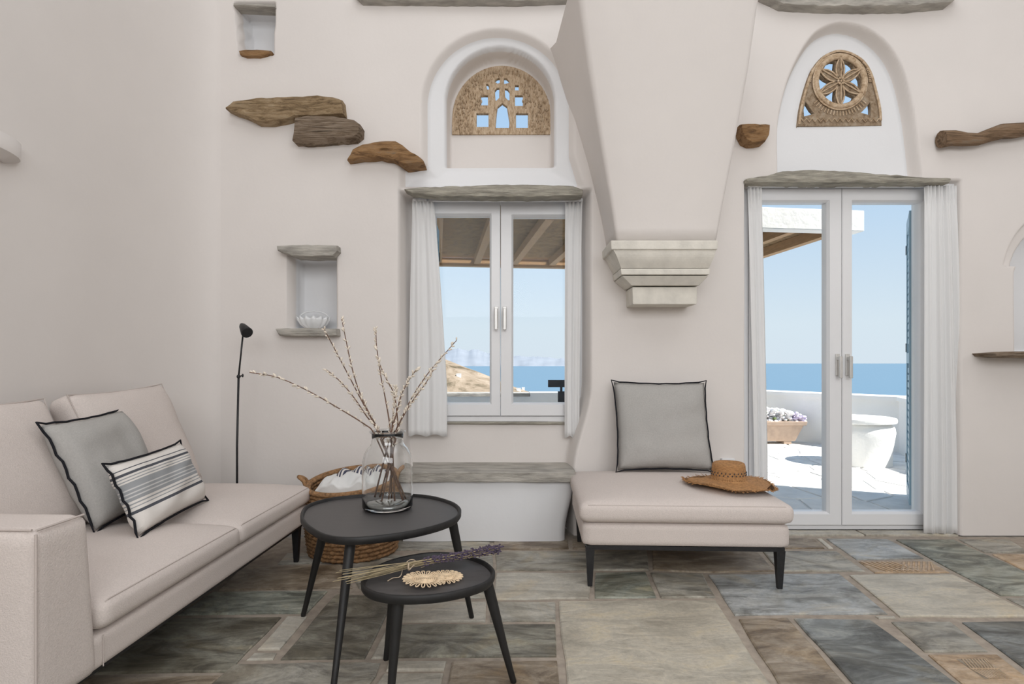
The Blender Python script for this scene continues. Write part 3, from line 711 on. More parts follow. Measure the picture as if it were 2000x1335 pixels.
holes = [rc(930, 222, 955, 250), rc(1007, 222, 1032, 252), rc(939, 187, 954, 208), rc(1005, 187, 1022, 209),
         [pz(948, 165), pz(954, 165), pz(957, 172), pz(955, 178), pz(951, 177)], rc(1005, 167, 1014, 179),
         [pz(966, 162), pz(966, 158), pz(971, 154), pz(977, 153), pz(977, 164), pz(972, 166)], [pz(984, 153), pz(990, 154), pz(995, 159), pz(995, 164), pz(988, 166), pz(983, 166)],
         [pz(966, 178), pz(970, 173), pz(976, 172), pz(976, 193), pz(970, 199), pz(967, 198)], [pz(985, 173), pz(991, 174), pz(996, 180), pz(996, 198), pz(992, 198), pz(986, 192)],
         [pz(967, 252), pz(969, 225), pz(971, 210), pz(981, 202), pz(991, 209), pz(993, 222), pz(996, 240), pz(995, 252)]]
fretwork('pierced_slab', out, holes, YWIN - .012, .03, M['carved_rough'], g1)
mb = MB()
for k in range(900):
    u = rnd.uniform(889, 1072); v = rnd.uniform(136, 259)
    if v < 232 and ((u - 980.5) / 92) ** 2 + ((v - 232) / 97) ** 2 > 1: continue
    if 942 - max(0, (v - 200) * .3) < u < 1020 + max(0, (v - 200) * .3) and v > 147: continue
    if 924 < u < 1038 and 214 < v < 257: continue
    p = P(u, v, YWIN - .016); mb.ball(p, (.0050, .013, rnd.uniform(.008, .018)), n=5, m=3)
mb.build('chipped_relief', M['carved_rough'], g1, smooth=True, kind='stuff')
g2 = thing('carved_grille', 'arched carved grille with a six-petal rosette in a ring, above the glass door', 'carved panel', P(1639, 246, YP2))
def p2(u, v): return pz(u, v, YP2)
c0 = (1638, 162)
holes = []
for k in range(6):
    a0 = PI / 3 * k; h = []
    for (r, da) in ((14, 0), (29, -.23), (42, -.36), (44.5, -.18), (45, 0), (44.5, .18), (42, .36), (29, .23)):
        h.append(p2(c0[0] + r * .95 * math.cos(a0 + da), c0[1] - r * math.sin(a0 + da)))
    holes.append(h)
holes += [[p2(1572, 197), p2(1578, 205), p2(1584, 215), p2(1592, 222), p2(1580, 226), p2(1569, 229), p2(1568, 215)], [p2(1699, 198), p2(1701, 212), p2(1701, 228), p2(1690, 224), p2(1679, 221), p2(1690, 210)]]
fretwork('pierced_slab', [p2(u, v) for u, v in ros], holes, YP2 - .004, .03, M['carved_ground'], g2)
YF2 = YP2 - .016
def p3(u, v, dy=0): q = P(u, v, YP2); return (q.x, YF2 + dy, q.z)
ring = MB(); ring.tube([p3(c0[0] + 48 * .97 * math.cos(2 * PI * k / 40), c0[1] - 48 * math.sin(2 * PI * k / 40)) for k in range(40)], .017, 8, closed=True); ring.tube([p3(c0[0] + 54 * .97 * math.cos(2 * PI * k / 40), c0[1] - 54 * math.sin(2 * PI * k / 40)) for k in range(40)], .006, 6, closed=True)
ring.build('ring', M['carved'], g2, smooth=True)
for k in range(6):
    a0 = PI / 6 + PI / 3 * k; m_ = MB(); L = 46; vs = []; fs = []
    for i in range(9):
        t = i / 8; w = 8.2 * math.sin(PI * (.06 + .92 * t)) ** .8; r = 4 + (L - 4) * t; dx, dz = math.cos(a0), math.sin(a0)
        for s, dy in ((-1, .006), (-.5, -.004), (0, -.006), (.5, -.004), (1, .006)):
            vs.append(p3(c0[0] + .97 * (r * dx - s * w * dz), c0[1] - (r * dz + s * w * dx), dy))
    for i in range(8): fs += [(i * 5 + j, i * 5 + j + 1, (i + 1) * 5 + j + 1, (i + 1) * 5 + j) for j in range(4)]
    pt = m_.add(vs, fs).build('petal', M['carved_ground'], g2, smooth=True)
    rb = MB()
    for e in (0, 2, 4): rb.tube([Vector(vs[i * 5 + e]) + Vector((0, -.008 if e != 2 else -.005, 0)) for i in range(9)], .0055 if e != 2 else .0045, 5)
    rb.build('petal_ridge', M['carved'], pt, smooth=True)
mb = MB()
for k in range(7):
    a = 2 * PI * k / 6; r = 0 if k == 6 else 5.5
    mb.ball(p3(c0[0] + r * math.cos(a), c0[1] - r * math.sin(a), -.012), .008)
mb.build('boss', M['carved'], g2, smooth=True)
mb = MB(); mb.tube([p3(1562 + 152 * k / 28, 236 + (3.4 if k % 2 else -3)) for k in range(29)], .004, 5)
for k in range(19):
    a = PI + PI * (.22 + .56 * k / 18); mb.tube([p3(c0[0] + 57 * math.cos(a), c0[1] - 57 * math.sin(a)), p3(c0[0] + 66 * math.cos(a), c0[1] - 66 * math.sin(a))], .0035, 5)
for sgn in (-1, 1):
    for k in range(8):
        a = (0 if sgn > 0 else PI) + sgn * (.02 + .42 * k / 7); mb.tube([p3(c0[0] + 56 * math.cos(a), c0[1] - 56 * math.sin(a)), p3(c0[0] + 61 * math.cos(a), c0[1] - 61 * math.sin(a))], .004, 5)
mb.tube([p3(c0[0] + (u - c0[0]) * .965, 170 + (v - 170) * .965) for u, v in ros[2:-1]], .008, 6)
mb.build('notched_border', M['carved'], g2)

# ------------------------------------------------------------------ window and door
def joinery(name, x0, x1, z0, z1, yc, ug, gl, gr, hz, sill, floor_door=False):
    """casement pair: outer frame, two sashes with bevelled rails, panes, handles; gl / gr = glass rectangles (x0,x1,z0,z1), ug = x of the meeting line"""
    root = bpy.data.objects.new(name, None); COL.objects.link(root); root.location = (ug, yc, z0); root['kind'] = 'structure'
    fr = MB(); t = .035
    for a in ((x0, x0 + t, z0, z1), (x1 - t, x1, z0, z1), (x0 + t, x1 - t, z1 - t, z1), (x0 + t, x1 - t, z0, z0 + sill)):
        fr.box((a[0], yc - .02, a[2]), (a[1], yc + .05, a[3]))
    fr.build('frame', M['white_paint'], root, bevel=.004)
    for k, (g, s0, s1) in enumerate(((gl, x0 + t + .002, ug - .0015), (gr, ug + .0015, x1 - t - .002))):
        lo, hi = z0 + sill + .003, z1 - t - .002
        sash = bpy.data.objects.new('sash', None); COL.objects.link(sash); sash.parent = root
        m_ = MB()
        # each rail: flat face with a bevelled glazing bead towards the pane
        def rail(o0, o1, i0, i1):
            b = .014
            return None
        ox0, ox1, oz0, oz1 = s0, s1, lo, hi; gx0, gx1, gz0, gz1 = g
        rings = [((ox0, ox1, oz0, oz1), yc + .045), ((ox0, ox1, oz0, oz1), yc - .030), ((ox0 + .004, ox1 - .004, oz0 + .004, oz1 - .004), yc - .034),
                 ((gx0 - .012, gx1 + .012, gz0 - .012, gz1 + .012), yc - .034), ((gx0, gx1, gz0, gz1), yc - .014), ((gx0, gx1, gz0, gz1), yc + .045)]
        vs = []; fs = []
        for (a, b, c, d), yy in rings: vs += [(a, yy, c), (b, yy, c), (b, yy, d), (a, yy, d)]
        for i in range(len(rings)):
            j = (i + 1) % len(rings); fs += [(i * 4 + q, i * 4 + (q + 1) % 4, j * 4 + (q + 1) % 4, j * 4 + q) for q in range(4)]
        m_.add(vs, fs).build('sash_frame', M['white_paint'], sash)
        MB().box((gx0 - .004, yc + .006, gz0 - .004), (gx1 + .004, yc + .012, gz1 + .004)).build('glass_pane', M['pane'], sash)
        hx = ug + (-.028 if k == 0 else .028) * (1.15 if floor_door else 1)
        h = MB(); h.box((hx - .013, yc - .044, hz - .07), (hx + .013, yc - .034, hz + .07)); h.box((hx - .009, yc - .075, hz + .03), (hx + .009, yc - .044, hz + .05)); h.box((hx - .010, yc - .085, hz - .085), (hx + .010, yc - .068, hz + .055))
        h.build('handle', M['handle'], sash, bevel=.003)
    return root
yw = 3.895; kw = yw / F
def wr_(u0, u1, v0, v1, D): return ((u0 - 1000) * D / F, (u1 - 1000) * D / F, EYE - (v1 - VH) * D / F, EYE - (v0 - VH) * D / F)
yd = 3.82
joinery('window_1', WIN[0], WIN[1], WIN[2], 2.205, yw, (977.5 - 1000) * (yw - .03) / F, wr_(851, 956.5, 421, 786, yw - .02), wr_(1002.5, 1108, 423, 786, yw - .02), EYE - (620 - VH) * yw / F, .035)
joinery('door_1', DOOR[0], DOOR[1], .004, DOOR[3], yd, (1644 - 1000) * (yd - .03) / F, wr_(1483, 1615, 395, 999, yd - .02), wr_(1665, 1799, 395, 999, yd - .02), EYE - (712 - VH) * yd / F, .028, True)
o = outline_stone(MB(), [(866, 823), (1105, 824), (1105, 829), (866, 828)], 3.865, .05, .003, seed=20).build('window_sill', M['lintel_stone'], bpy.data.objects['window_1'])

# curtains and rails
def curtain(name, top, bot, v0, v1, D, folds, label, seed, cat='curtain', amp=.013):
    r = random.Random(seed); nu, nv = 90, 40; vs = []; ph = [r.uniform(0, 6) for _ in range(4)]
    for j in range(nv + 1):
        t = j / nv; v = v0 + (v1 - v0) * t; e = min(1, t * 1.25) ** .8
        ua = top[0] + (bot[0] - top[0]) * e; ub = top[1] + (bot[1] - top[1]) * e
        for i in range(nu + 1):
            s = i / nu
            gather = 1 - .6 * math.exp(-((t - .03) / .05) ** 2)
            y = amp * (.55 + .45 * t) * gather * (math.sin(2 * PI * folds * s + ph[0] + .35 * math.sin(3 * t + ph[1])) + .35 * math.sin(2 * PI * folds * 2.3 * s + ph[2]))
            y += .010 * math.exp(-(t / .05) ** 2) * math.sin(2 * PI * folds * 2.6 * s + ph[3])
            x = s + .018 * math.sin(2 * PI * folds * s + ph[1]) * (1 - abs(2 * s - 1))
            p = P(ua + (ub - ua) * x, v + (2.5 * math.sin(2 * PI * folds * s + ph[0]) if j == nv else 0), D)
            vs.append((p.x, p.y + y - .03 * t * 0, p.z))
    k = nu + 1
    o = MB().add(vs, [(j * k + i, j * k + i + 1, (j + 1) * k + i + 1, (j + 1) * k + i) for j in range(nv) for i in range(nu)]).build(name, M['curtain'], None, smooth=True)
    s = o.modifiers.new('thick', 'SOLIDIFY'); s.thickness = .0025
    return tag(o, label, cat)
curtain('curtain', (806, 846), (797, 873), 390, 850, 3.80, 2.2, 'white sheer curtain on the side of the window nearest the stone steps', 3)
curtain('curtain', (1104, 1137), (1103, 1131), 391, 853, 3.81, 1.6, 'narrow white sheer curtain on the side of the window next to the pillar', 8, amp=.010)
curtain('curtain', (1459, 1486), (1472, 1500), 362, 1041, 3.745, 1.5, 'narrow white door curtain falling behind the straw hat and ottoman', 5, amp=.010)
curtain('curtain', (1806, 1866), (1806, 1882), 363, 1042, 3.70, 3.3, 'wide white door curtain falling to the floor by the bare wall', 7, amp=.015)
def rail(u0, u1, v, D, label):
    a, b = P(u0, v, D), P(u1, v, D)
    tag(MB().box((a.x, D - .01, a.z - .012), (b.x, D + .012, b.z + .008)).build('curtain_rail', M['white_paint'], None, bevel=.003), label, 'curtain rail')
rail(806, 1138, 390, 3.80, 'thin white curtain rail under the window lintel')
rail(1460, 1868, 362, 3.735, 'thin white curtain rail under the door lintel')

# ------------------------------------------------------------------ stone bench under the window
bench = thing('window_bench', 'built-in bench with a grey stone slab on a white plaster base under the window', 'bench', (-.1, 3.75, 0))
mb = MB(); rows = []
for k in range(9):
    t = k / 8; z = .365 * t; xr = .325 + .055 * sm(np.array(t), .1, 1.0).item(); yf = 3.565 + .01 * t; r = .05
    sec = [(-.66, 3.88), (-.66, yf)] + [(-.66 + (xr - r + .66) * j / 8, yf - .006 * math.sin(j * 1.3)) for j in range(1, 8)]
    for j in range(7): q = PI / 2 * j / 6; sec.append((xr - r + r * math.sin(q), yf + r - r * math.cos(q)))
    sec.append((xr, 3.88)); rows.append([(x, y, z) for x, y in sec])
n = len(rows[0]); mb.add([p for r_ in rows for p in r_], [(i * n + k, i * n + (k + 1) % n, (i + 1) * n + (k + 1) % n, (i + 1) * n + k) for i in range(8) for k in range(n)] + [tuple(range(8 * n, 9 * n))])
mb.build('plaster_base', M['white_plaster'], bench, smooth=True, angle=.6)
def slab_top(pts, z0, z1, m, name, parent, amp=.008):
    q = wobbly([tuple(p) for p in pts], .06, amp); n = len(q); q2 = shrink([tuple(p) for p in q], .008)
    vs = [(p.x, p.y, z0) for p in q] + [(p.x + rnd.uniform(-.003, .003), p.y + rnd.uniform(-.004, .004), (z0 + z1) / 2) for p in q] + [(p.x, p.y, z1 - .006) for p in q] + [(p.x, p.y, z1) for p in q2]
    fs = [(r * n + i, r * n + (i + 1) % n, (r + 1) * n + (i + 1) % n, (r + 1) * n + i) for r in range(3) for i in range(n)] + [tuple(3 * n + i for i in range(n)), tuple(range(n - 1, -1, -1))]
    return MB().add(vs, fs).build(name, m, parent)
slab_top([(-.665, 3.53), (-.2, 3.535), (.380, 3.525), (.385, 3.66), (.37, 3.885), (-.665, 3.885)], .366, .425, M['grey_stone'], 'stone_slab', bench)

# ------------------------------------------------------------------ sofa
SOFA_P = Vector((-1.234 + .035 * 1.45, 1.45, 0))
sofa = thing('sofa', 'pale beige two-seat sofa with one square arm along the bare wall', 'sofa', SOFA_P, -.035)
SX = rootmat(sofa); L_ = 1.81
def TR(x, y, z): return SX @ Matrix.Translation((x, y, z))
place('base', rbox(.84, L_, .105, .025, 10), M['sofa'], sofa, TR(-.42, L_ / 2, .255))
ar = rbox(.88, .225, .465, .03, 12)
for v in ar.vertices: v.co.y += .0 if v.co.y < 0 else -.04 * (v.co.z + .23) / .46
place('armrest', ar, M['sofa'], sofa, TR(-.44 + .006, .113, .2 + .2325))
mb = MB()
for (ya, yb) in ((0.0, .225),):
    mb.tube([SX @ Vector((.006, .006, z)) for z in np.linspace(.22, .655, 6)], .0035, 6)
    mb.tube([SX @ Vector((x, .012, .664)) for x in np.linspace(-.01, -.85, 8)], .0032, 6)
    mb.tube([SX @ Vector((.003, y, .664)) for y in np.linspace(.01, .165, 5)], .0032, 6)
    mb.tube([SX @ Vector((.002, .24, z)) for z in np.linspace(.21, .30, 5)], .0016, 6)
mb.build('piping', M['sofa_seam'], sofa)
def seat(y0, y1):
    w = y1 - y0; c = rbox(.73, w, .095, .03, 16, crown=.045, pinch=.01)
    s = place('seat_cushion', c, M['sofa'], sofa, TR(-.365 + .004, (y0 + y1) / 2, .355))
    mb = MB(); q = [(.004, y0 + .03), (.004, y1 - .03)]
    mb.tube([SX @ Vector(p) for p in [(.001, y0 + .012, .33), (.001, y0 + .010, .375), (-.001, y0 + .02, .391)] + [(.000, y0 + .03 + (w - .06) * k / 10, .394) for k in range(11)] + [(-.001, y1 - .02, .391), (.001, y1 - .010, .375), (.001, y1 - .012, .33)]], .0028, 6)
    mb.build('seam', M['sofa_seam'], s)
seat(.232, 1.018); seat(1.024, L_ - .002)
place('backrest', rbox(.13, L_ - .04, .42, .03, 8), M['sofa'], sofa, TR(-.775, L_ / 2, .41))
def cushion(name, w, h, th, m, parent, X, edge=.25, n=22, bow=.05, ear=0, fold=.006, seed=0, label=None):
    """a stuffed cushion: two swollen faces meeting in a seam"""
    vs = []; fs = []; k = n + 1
    for side in (1, -1):
        for j in range(k):
            for i in range(k):
                s, t = -1 + 2 * i / n, -1 + 2 * j / n
                bx = 1 - bow * (1 - t * t) * abs(s) ** 3; by = 1 - bow * (1 - s * s) * abs(t) ** 3
                e = ((1 - s ** 4) * (1 - t ** 4))
                z = side * (th / 2) * (max(0, e) ** .55)
                z += side * fold * e * mnoise.noise(Vector((s * 2.3 + seed, t * 2.3, side)))
                vs.append((s * w / 2 * bx, t * h / 2 * by, z))
    for q in range(2):
        o = q * k * k
        for j in range(n):
            for i in range(n):
                f = (o + j * k + i, o + j * k + i + 1, o + (j + 1) * k + i + 1, o + (j + 1) * k + i); fs.append(f if q == 0 else f[::-1])
    mb = MB().add(vs, fs, X); me = bpy.data.meshes.new(name); me.from_pydata(mb.v, [], mb.f)
    bm = bmesh.new(); bm.from_mesh(me); bmesh.ops.remove_doubles(bm, verts=bm.verts, dist=1e-5); bmesh.ops.recalc_face_normals(bm, faces=bm.faces); bm.to_mesh(me); bm.free()
    return link(name, me, m, parent, False, True, label)
def from_corners(tl, tr, br, bl):
    c = (tl + tr + br + bl) / 4; ex = ((tr - tl) + (br - bl)) / 2; ey = ((tl - bl) + (tr - br)) / 2
    return frame_from(c, ex, ey), ex.length, ey.length
def back_cushion(tl, tr, br, bl, seed):
    X, w, h = from_corners(Vector(tl), Vector(tr), Vector(br), Vector(bl))
    m_ = rbox(w, h, .13, .05, 16, crown=.05)
    for v in m_.vertices:
        s, t = v.co.x / (w / 2), v.co.y / (h / 2)
        v.co.x *= 1 - .05 * (1 - t * t); v.co.y *= 1 - .05 * (1 - s * s)
        v.co.z += .008 * mnoise.noise(Vector((s * 2 + seed, t * 2, 0)))
    m_.transform(X)
    o = link('back_cushion', m_, M['sofa'], sofa, False, True)
    mb = MB(); loop = []
    for a in range(40):
        q = 2 * PI * a / 40; cx_, sy_ = math.cos(q), math.sin(q); k = 1 / max(abs(cx_), abs(sy_)); s, t = max(-.965, min(.965, cx_ * k)), max(-.965, min(.965, sy_ * k))
        loop.append(X @ Vector((s * w / 2 * (1 - .05 * (1 - t * t)), t * h / 2 * (1 - .05 * (1 - s * s)), .050)))
    mb.tube(loop, .003, 5, closed=True); mb.build('seam', M['sofa_seam'], o)
back_cushion((-1.93, 2.47, .925), (-1.92, 3.12, .965), (-1.70, 3.20, .43), (-1.72, 2.5, .42), 1)
back_cushion((-1.955, 1.72, .92), (-1.95, 2.36, .925), (-1.74, 2.45, .42), (-1.74, 1.72, .42), 4)
def leg(mb_, x, y, z0, z1, r0, r1, dx=0, dy=0, X=None):
    a = [(x - r1, y - r1), (x + r1, y - r1), (x + r1, y + r1), (x - r1, y + r1)]; b = [(x + dx - r0, y + dy - r0), (x + dx + r0, y + dy - r0), (x + dx + r0, y + dy + r0), (x + dx - r0, y + dy + r0)]
    return mb_.add([(p[0], p[1], z0) for p in b] + [(p[0], p[1], z1) for p in a], [(3, 2, 1, 0), (4, 5, 6, 7), (0, 1, 5, 4), (1, 2, 6, 5), (2, 3, 7, 6), (3, 0, 4, 7)], X)
for (x, y) in ((-.05, L_ - .06), (-.05, .06), (-.78, L_ - .06), (-.78, .06)):
    leg(MB(), x, y, 0, .186, .011, .020, X=SX).build('leg', M['black_metal'], sofa)
MB().box((-.80, .03, .184), (-.03, L_ - .03, .203), SX).build('rail', M['black_metal'], sofa)

# ------------------------------------------------------------------ ottoman
OT = Vector((.828, 2.80, 0)); ott = thing('ottoman', 'square pale beige ottoman with black tapered legs in front of the pillar', 'ottoman', OT, -.04); OX_ = rootmat(ott)
def TO(x, y, z): return OX_ @ Matrix.Translation((x, y, z))
place('base', rbox(.985, .80, .115, .03, 12), M['sofa'], ott, TO(0, .40, .255))
place('seat_cushion', rbox(.99, .82, .100, .03, 18, crown=.035, pinch=.012), M['sofa'], ott, TO(0, .405, .362))
mb = MB(); mb.tube([OX_ @ Vector((x, -.004, .399)) for x in np.linspace(-.465, .465, 9)], .003, 6); mb.build('seam', M['sofa_seam'], ott)
mb = MB(); zf = .180
mb.box((-.47, .02, zf), (.47, .042, zf + .02), OX_).box((-.47, .74, zf), (.47, .762, zf + .02), OX_).box((-.47, .042, zf), (-.448, .74, zf + .02), OX_).box((.448, .042, zf), (.47, .74, zf + .02), OX_)
mb.build('rail', M['black_metal'], ott)
for (x, y) in ((-.452, .04), (.452, .04), (-.452, .74), (.452, .74)):
    leg(MB(), x, y, 0, zf + .004, .011, .021, X=OX_).build('leg', M['black_metal'], ott)

# ------------------------------------------------------------------ loose cushions
def outline(w, h, X, bow=.05, wave=.004, r=.0045, flange=.006, seed=0):
    rr_ = random.Random(seed); pts = []
    corners = [(-1, -1), (1, -1), (1, 1), (-1, 1)]
    for q in range(4):
        a, b = corners[q], corners[(q + 1) % 4]
        for k in range(14):
            f = k / 14; s, t = a[0] + (b[0] - a[0]) * f, a[1] + (b[1] - a[1]) * f
            bx = 1 - bow * (1 - t * t) * abs(s) ** 3; by = 1 - bow * (1 - s * s) * abs(t) ** 3; g = flange + (.008 if k == 0 else 0)
            x, y = s * (w / 2 + g) * bx, t * (h / 2 + g) * by
            pts.append(X @ Vector((x, y, 0 if k == 0 else wave * math.sin(k * 2.1 + q) + rr_.uniform(-.002, .002))))
    return MB().tube(pts, r, 6, closed=True)
def throw(name, label, tl, tr, br, bl, th, m, group=None, seed=0, w=None, h=None, bow=.05):
    X, w_, h_ = from_corners(Vector(tl), Vector(tr), Vector(br), Vector(bl)); w = w or w_; h = h or h_
    t = bpy.data.objects.new(name, None); COL.objects.link(t); t.matrix_basis = X; t.empty_display_size = .05; tag(t, label, 'cushion', group)
    cushion('cover', w, h, th, m, t, X, bow=bow, seed=seed, fold=.024)
    outline(w, h, X, bow, seed=seed).build('stitched_edge', M['black_thread'], t, smooth=True)
throw('throw_cushion', 'grey square cushion with black stitched edge leaning on the sofa back cushions', (-1.755, 2.20, .845), (-1.775, 2.67, .865), (-1.60, 2.72, .465), (-1.56, 2.20, .455), .15, M['grey_linen'], seed=2)
throw('lumbar_cushion', 'small cream and grey striped oblong cushion in front of the grey one', (-1.465, 2.10, .70), (-1.51, 2.66, .71), (-1.405, 2.72, .462), (-1.365, 2.18, .455), .12, M['striped_linen'], seed=5, bow=.06)
throw('throw_cushion', 'large grey square cushion with black stitched edge propped on the ottoman', (.605, 3.60, .963), (1.165, 3.60, .955), (1.185, 3.44, .455), (.635, 3.43, .455), .15, M['grey_linen'], seed=9)

# ------------------------------------------------------------------ straw hat on the ottoman
HZ = .452; hc = onz(1423, 944, HZ)
hat = thing('straw_hat', 'brown straw sun hat with frayed wide brim on the ottoman', 'hat', hc)
def hatwarp(q, a, r):
    x, y, z = q
    if r > .09:
        k = (r - .09) / .135; z += k * (.014 * math.sin(2 * a + .6) - .022 * max(0, math.cos(a)) ** 2 * k + .006 * math.sin(5 * a)); z = max(z, -.012 if x > .15 else .002)
    return (x + hc.x, y * .93 + hc.y, z + HZ)
prof = [(.225, .010), (.19, .016), (.15, .020), (.115, .022), (.092, .026), (.087, .04), (.085, .07), (.083, .095), (.079, .107), (.070, .112), (.055, .104), (.03, .096), (.0, .094)]
MB().lathe(prof[:6], 56, warp=hatwarp).build('brim', M['straw_brown'], hat, smooth=True)
MB().lathe(prof[4:], 48, warp=hatwarp).build('crown', M['straw_brown'], hat, smooth=True)
mb = MB()
for k in range(26):
    a = 2 * PI * k / 26
    for dz, ph in ((.052, 0), (.064, .12)):
        x, y = hc.x + .087 * math.cos(a + ph), hc.y + .087 * .93 * math.sin(a + ph); mb.ball((x, y, HZ + dz), (.0035, .0035, .0045), n=5, m=3)
mb.build('openwork_band', M['dark_timber'], hat, kind='stuff')
mb = MB()
for k in range(260):
    a = 2 * PI * k / 260 + rnd.uniform(-.01, .01); b0 = Vector(hatwarp((.222 * math.cos(a), .222 * math.sin(a), .010), a, .222)); r2 = .222 + rnd.uniform(.006, .02)
    b1 = Vector(hatwarp((r2 * math.cos(a + rnd.uniform(-.05, .05)), r2 * math.sin(a), .010), a, r2)); b1.z = max(b1.z + rnd.uniform(-.006, .012), HZ - .01)
    mb.tube([b0, b1], [.0022, .001], 3)
mb.build('frayed_edge', M['straw_brown'], hat, kind='stuff')

# ------------------------------------------------------------------ coffee tables
def smooth_loop(pts, n=72):
    out = []; m_ = len(pts)
    for k in range(n):
        f = k / n * m_; i = int(f); t = f - i; p0, p1, p2_, p3_ = [Vector(pts[(i + d) % m_]) for d in (-1, 0, 1, 2)]
        out.append(.5 * ((2 * p1) + (p2_ - p0) * t + (2 * p0 - 5 * p1 + 4 * p2_ - p3_) * t * t + (3 * p1 - p0 - 3 * p2_ + p3_) * t ** 3))
    return out
def coffee_table(label, rim_px, z, legs, rz=.03):
    loop = smooth_loop([onz(u, v, z).to_2d() for u, v in rim_px]); c = sum(loop, Vector((0, 0))) / len(loop)
    root = thing('coffee_table', label, 'table', (c.x, c.y, 0))
    n = len(loop)
    def off(d): return [c + (p - c) * (1 - d / (p - c).length) for p in loop]
    rings = [(off(.03), z - .030), (off(.004), z - .028), (off(0), z - .022), (off(-.001), z - .003), (off(.002), z), (off(.008), z), (off(.011), z - .003), (off(.014), z - .012)]
    vs = []; fs = []
    for r, zz in rings: vs += [(p.x, p.y, zz) for p in r]
    for i in range(len(rings) - 1): fs += [(i * n + k, i * n + (k + 1) % n, (i + 1) * n + (k + 1) % n, (i + 1) * n + k) for k in range(n)]
    fs.append(tuple(range(n)))
    MB().add(vs, fs).build('rim', M['black_wood'], root, smooth=True, angle=.9)
    q = off(.0135); MB().add([(p.x, p.y, z - .012) for p in q] + [(p.x, p.y, z - .024) for p in q], [tuple(range(n)), tuple(range(2 * n - 1, n - 1, -1))] + [(k, (k + 1) % n, n + (k + 1) % n, n + k) for k in range(n)]).build('tabletop', M['table_top'], root)
    for (fx, fy, tx, ty) in legs:
        MB().tube([(fx, fy, 0), (fx, fy, .004)] + [(fx + (tx - fx) * t, fy + (ty - fy) * t, (z - .026) * t) for t in (.15, .5, .8, 1)], [.009, .0105, .011, .0145, .018, .019], 14).build('leg', M['black_wood'], root, smooth=True, angle=.8)
    return root
ZL = .470; ZS = .372
big = coffee_table('larger black rounded-triangle coffee table with raised rim, under the vase', [(587, 1003), (599, 985), (640, 972), (700, 965), (765, 962), (835, 966), (882, 978), (900, 992), (894, 1007), (868, 1020), (820, 1033), (760, 1043), (692, 1049), (640, 1045), (606, 1029), (591, 1015)], ZL,
    [(-.89, 2.51, -.76, 2.42), (-.588, 1.935, -.585, 2.14), (-.171, 2.494, -.245, 2.40)])
small = coffee_table('smaller black rounded-triangle coffee table holding lavender and straw coasters', [(706, 1140), (712, 1122), (740, 1101), (785, 1086), (845, 1077), (900, 1080), (942, 1092), (962, 1106), (966, 1119), (950, 1136), (905, 1151), (845, 1161), (775, 1163), (727, 1155)], ZS,
    [(-.376, 1.80, -.355, 1.84), (.005, 1.99, -.085, 1.98), (-.458, 2.141, -.41, 2.08)])

# vase
VC = onz(757, 993, ZL - .012); VB = ZL - .0115
vase = thing('glass_vase', 'large clear glass jar vase of willow branches on the larger coffee table', 'vase', (VC.x, VC.y, VB))
TV = Matrix.Translation((VC.x, VC.y, VB))
prof = [(.085, .000), (.100, .004), (.106, .014), (.107, .06), (.107, .175), (.105, .205), (.098, .235), (.086, .256), (.074, .268), (.068, .280), (.066, .300), (.067, .325)]
inner = [(max(.004, r - .0035), max(z, .012)) for r, z in prof[1:]][::-1]
MB().lathe([(.0, 0)] + prof + inner + [(.0, .012)], 56, X=TV).build('body', M['vase'], vase, smooth=True)
MB().tube([TV @ Vector((.0705 * math.cos(2 * PI * k / 48), .0705 * math.sin(2 * PI * k / 48), .328)) for k in range(48)], .0055, 8, closed=True).build('lip', M['lip'], vase, smooth=True)
MB().lathe([(.0, .0135), (.094, .0135), (.099, .018), (.085, .026), (.05, .033), (.0, .035)], 40, X=TV).build('glass_base', M['vase_base'], vase, smooth=True)
# willow branches
def spline(pts, n=26):
    out = []; m_ = len(pts)
    for k in range(n + 1):
        f = k / n * (m_ - 1); i = min(int(f), m_ - 2); t = f - i
        p0, p1, p2_, p3_ = pts[max(i - 1, 0)], pts[i], pts[i + 1], pts[min(i + 2, m_ - 1)]
        out.append(.5 * ((2 * p1) + (p2_ - p0) * t + (2 * p0 - 5 * p1 + 4 * p2_ - p3_) * t * t + (3 * p1 - p0 - 3 * p2_ + p3_) * t ** 3))
    return out
BR = [
 ([(487, 727), (540, 736), (600, 762), (660, 796), (712, 828), (735, 843)], -.22, (780, 985), .03, 'willow branch arching low towards the black lamp, longest of the bunch'),
 ([(632, 640), (655, 684), (682, 735), (708, 785), (733, 832), (742, 846)], -.10, (800, 990), .0, 'tall willow branch with its tip in front of the niche ledge'),
 ([(667, 620), (676, 665), (686, 712), (700, 760), (720, 805), (741, 845)], .02, (795, 1000), -.05, 'tallest upright willow branch, tip beside the small niche'),
 ([(637, 721), (665, 745), (692, 777), (718, 815), (738, 845)], .10, (778, 1003), -.03, 'short willow branch leaning beneath the two tall ones'),
 ([(734, 640), (736, 680), (744, 735), (753, 780), (761, 840)], .05, (742, 1003), .02, 'straight bare willow branch standing alone near the middle of the bunch'),
 ([(739, 704), (752, 735), (768, 765), (774, 795), (777, 842)], -.05, (722, 995), .04, 'thick-budded willow branch curving beside the straight bare one'),
 ([(892, 664), (862, 698), (835, 730), (808, 770), (785, 815), (775, 843)], .06, (730, 1000), -.04, 'long willow branch reaching in front of the window pane'),
 ([(846, 722), (830, 750), (806, 782), (788, 812), (772, 845)], .0, (735, 1006), .0, 'willow branch running just under the one before the window'),
 ([(815, 719), (800, 740), (785, 768), (776, 800), (766, 843)], -.08, (716, 985), .05, 'short thin willow branch before the window curtain'),
 ([(773, 756), (771, 780), (768, 812), (763, 845)], .08, (752, 1006), -.04, 'shortest willow twig, just above the mouth of the vase')]
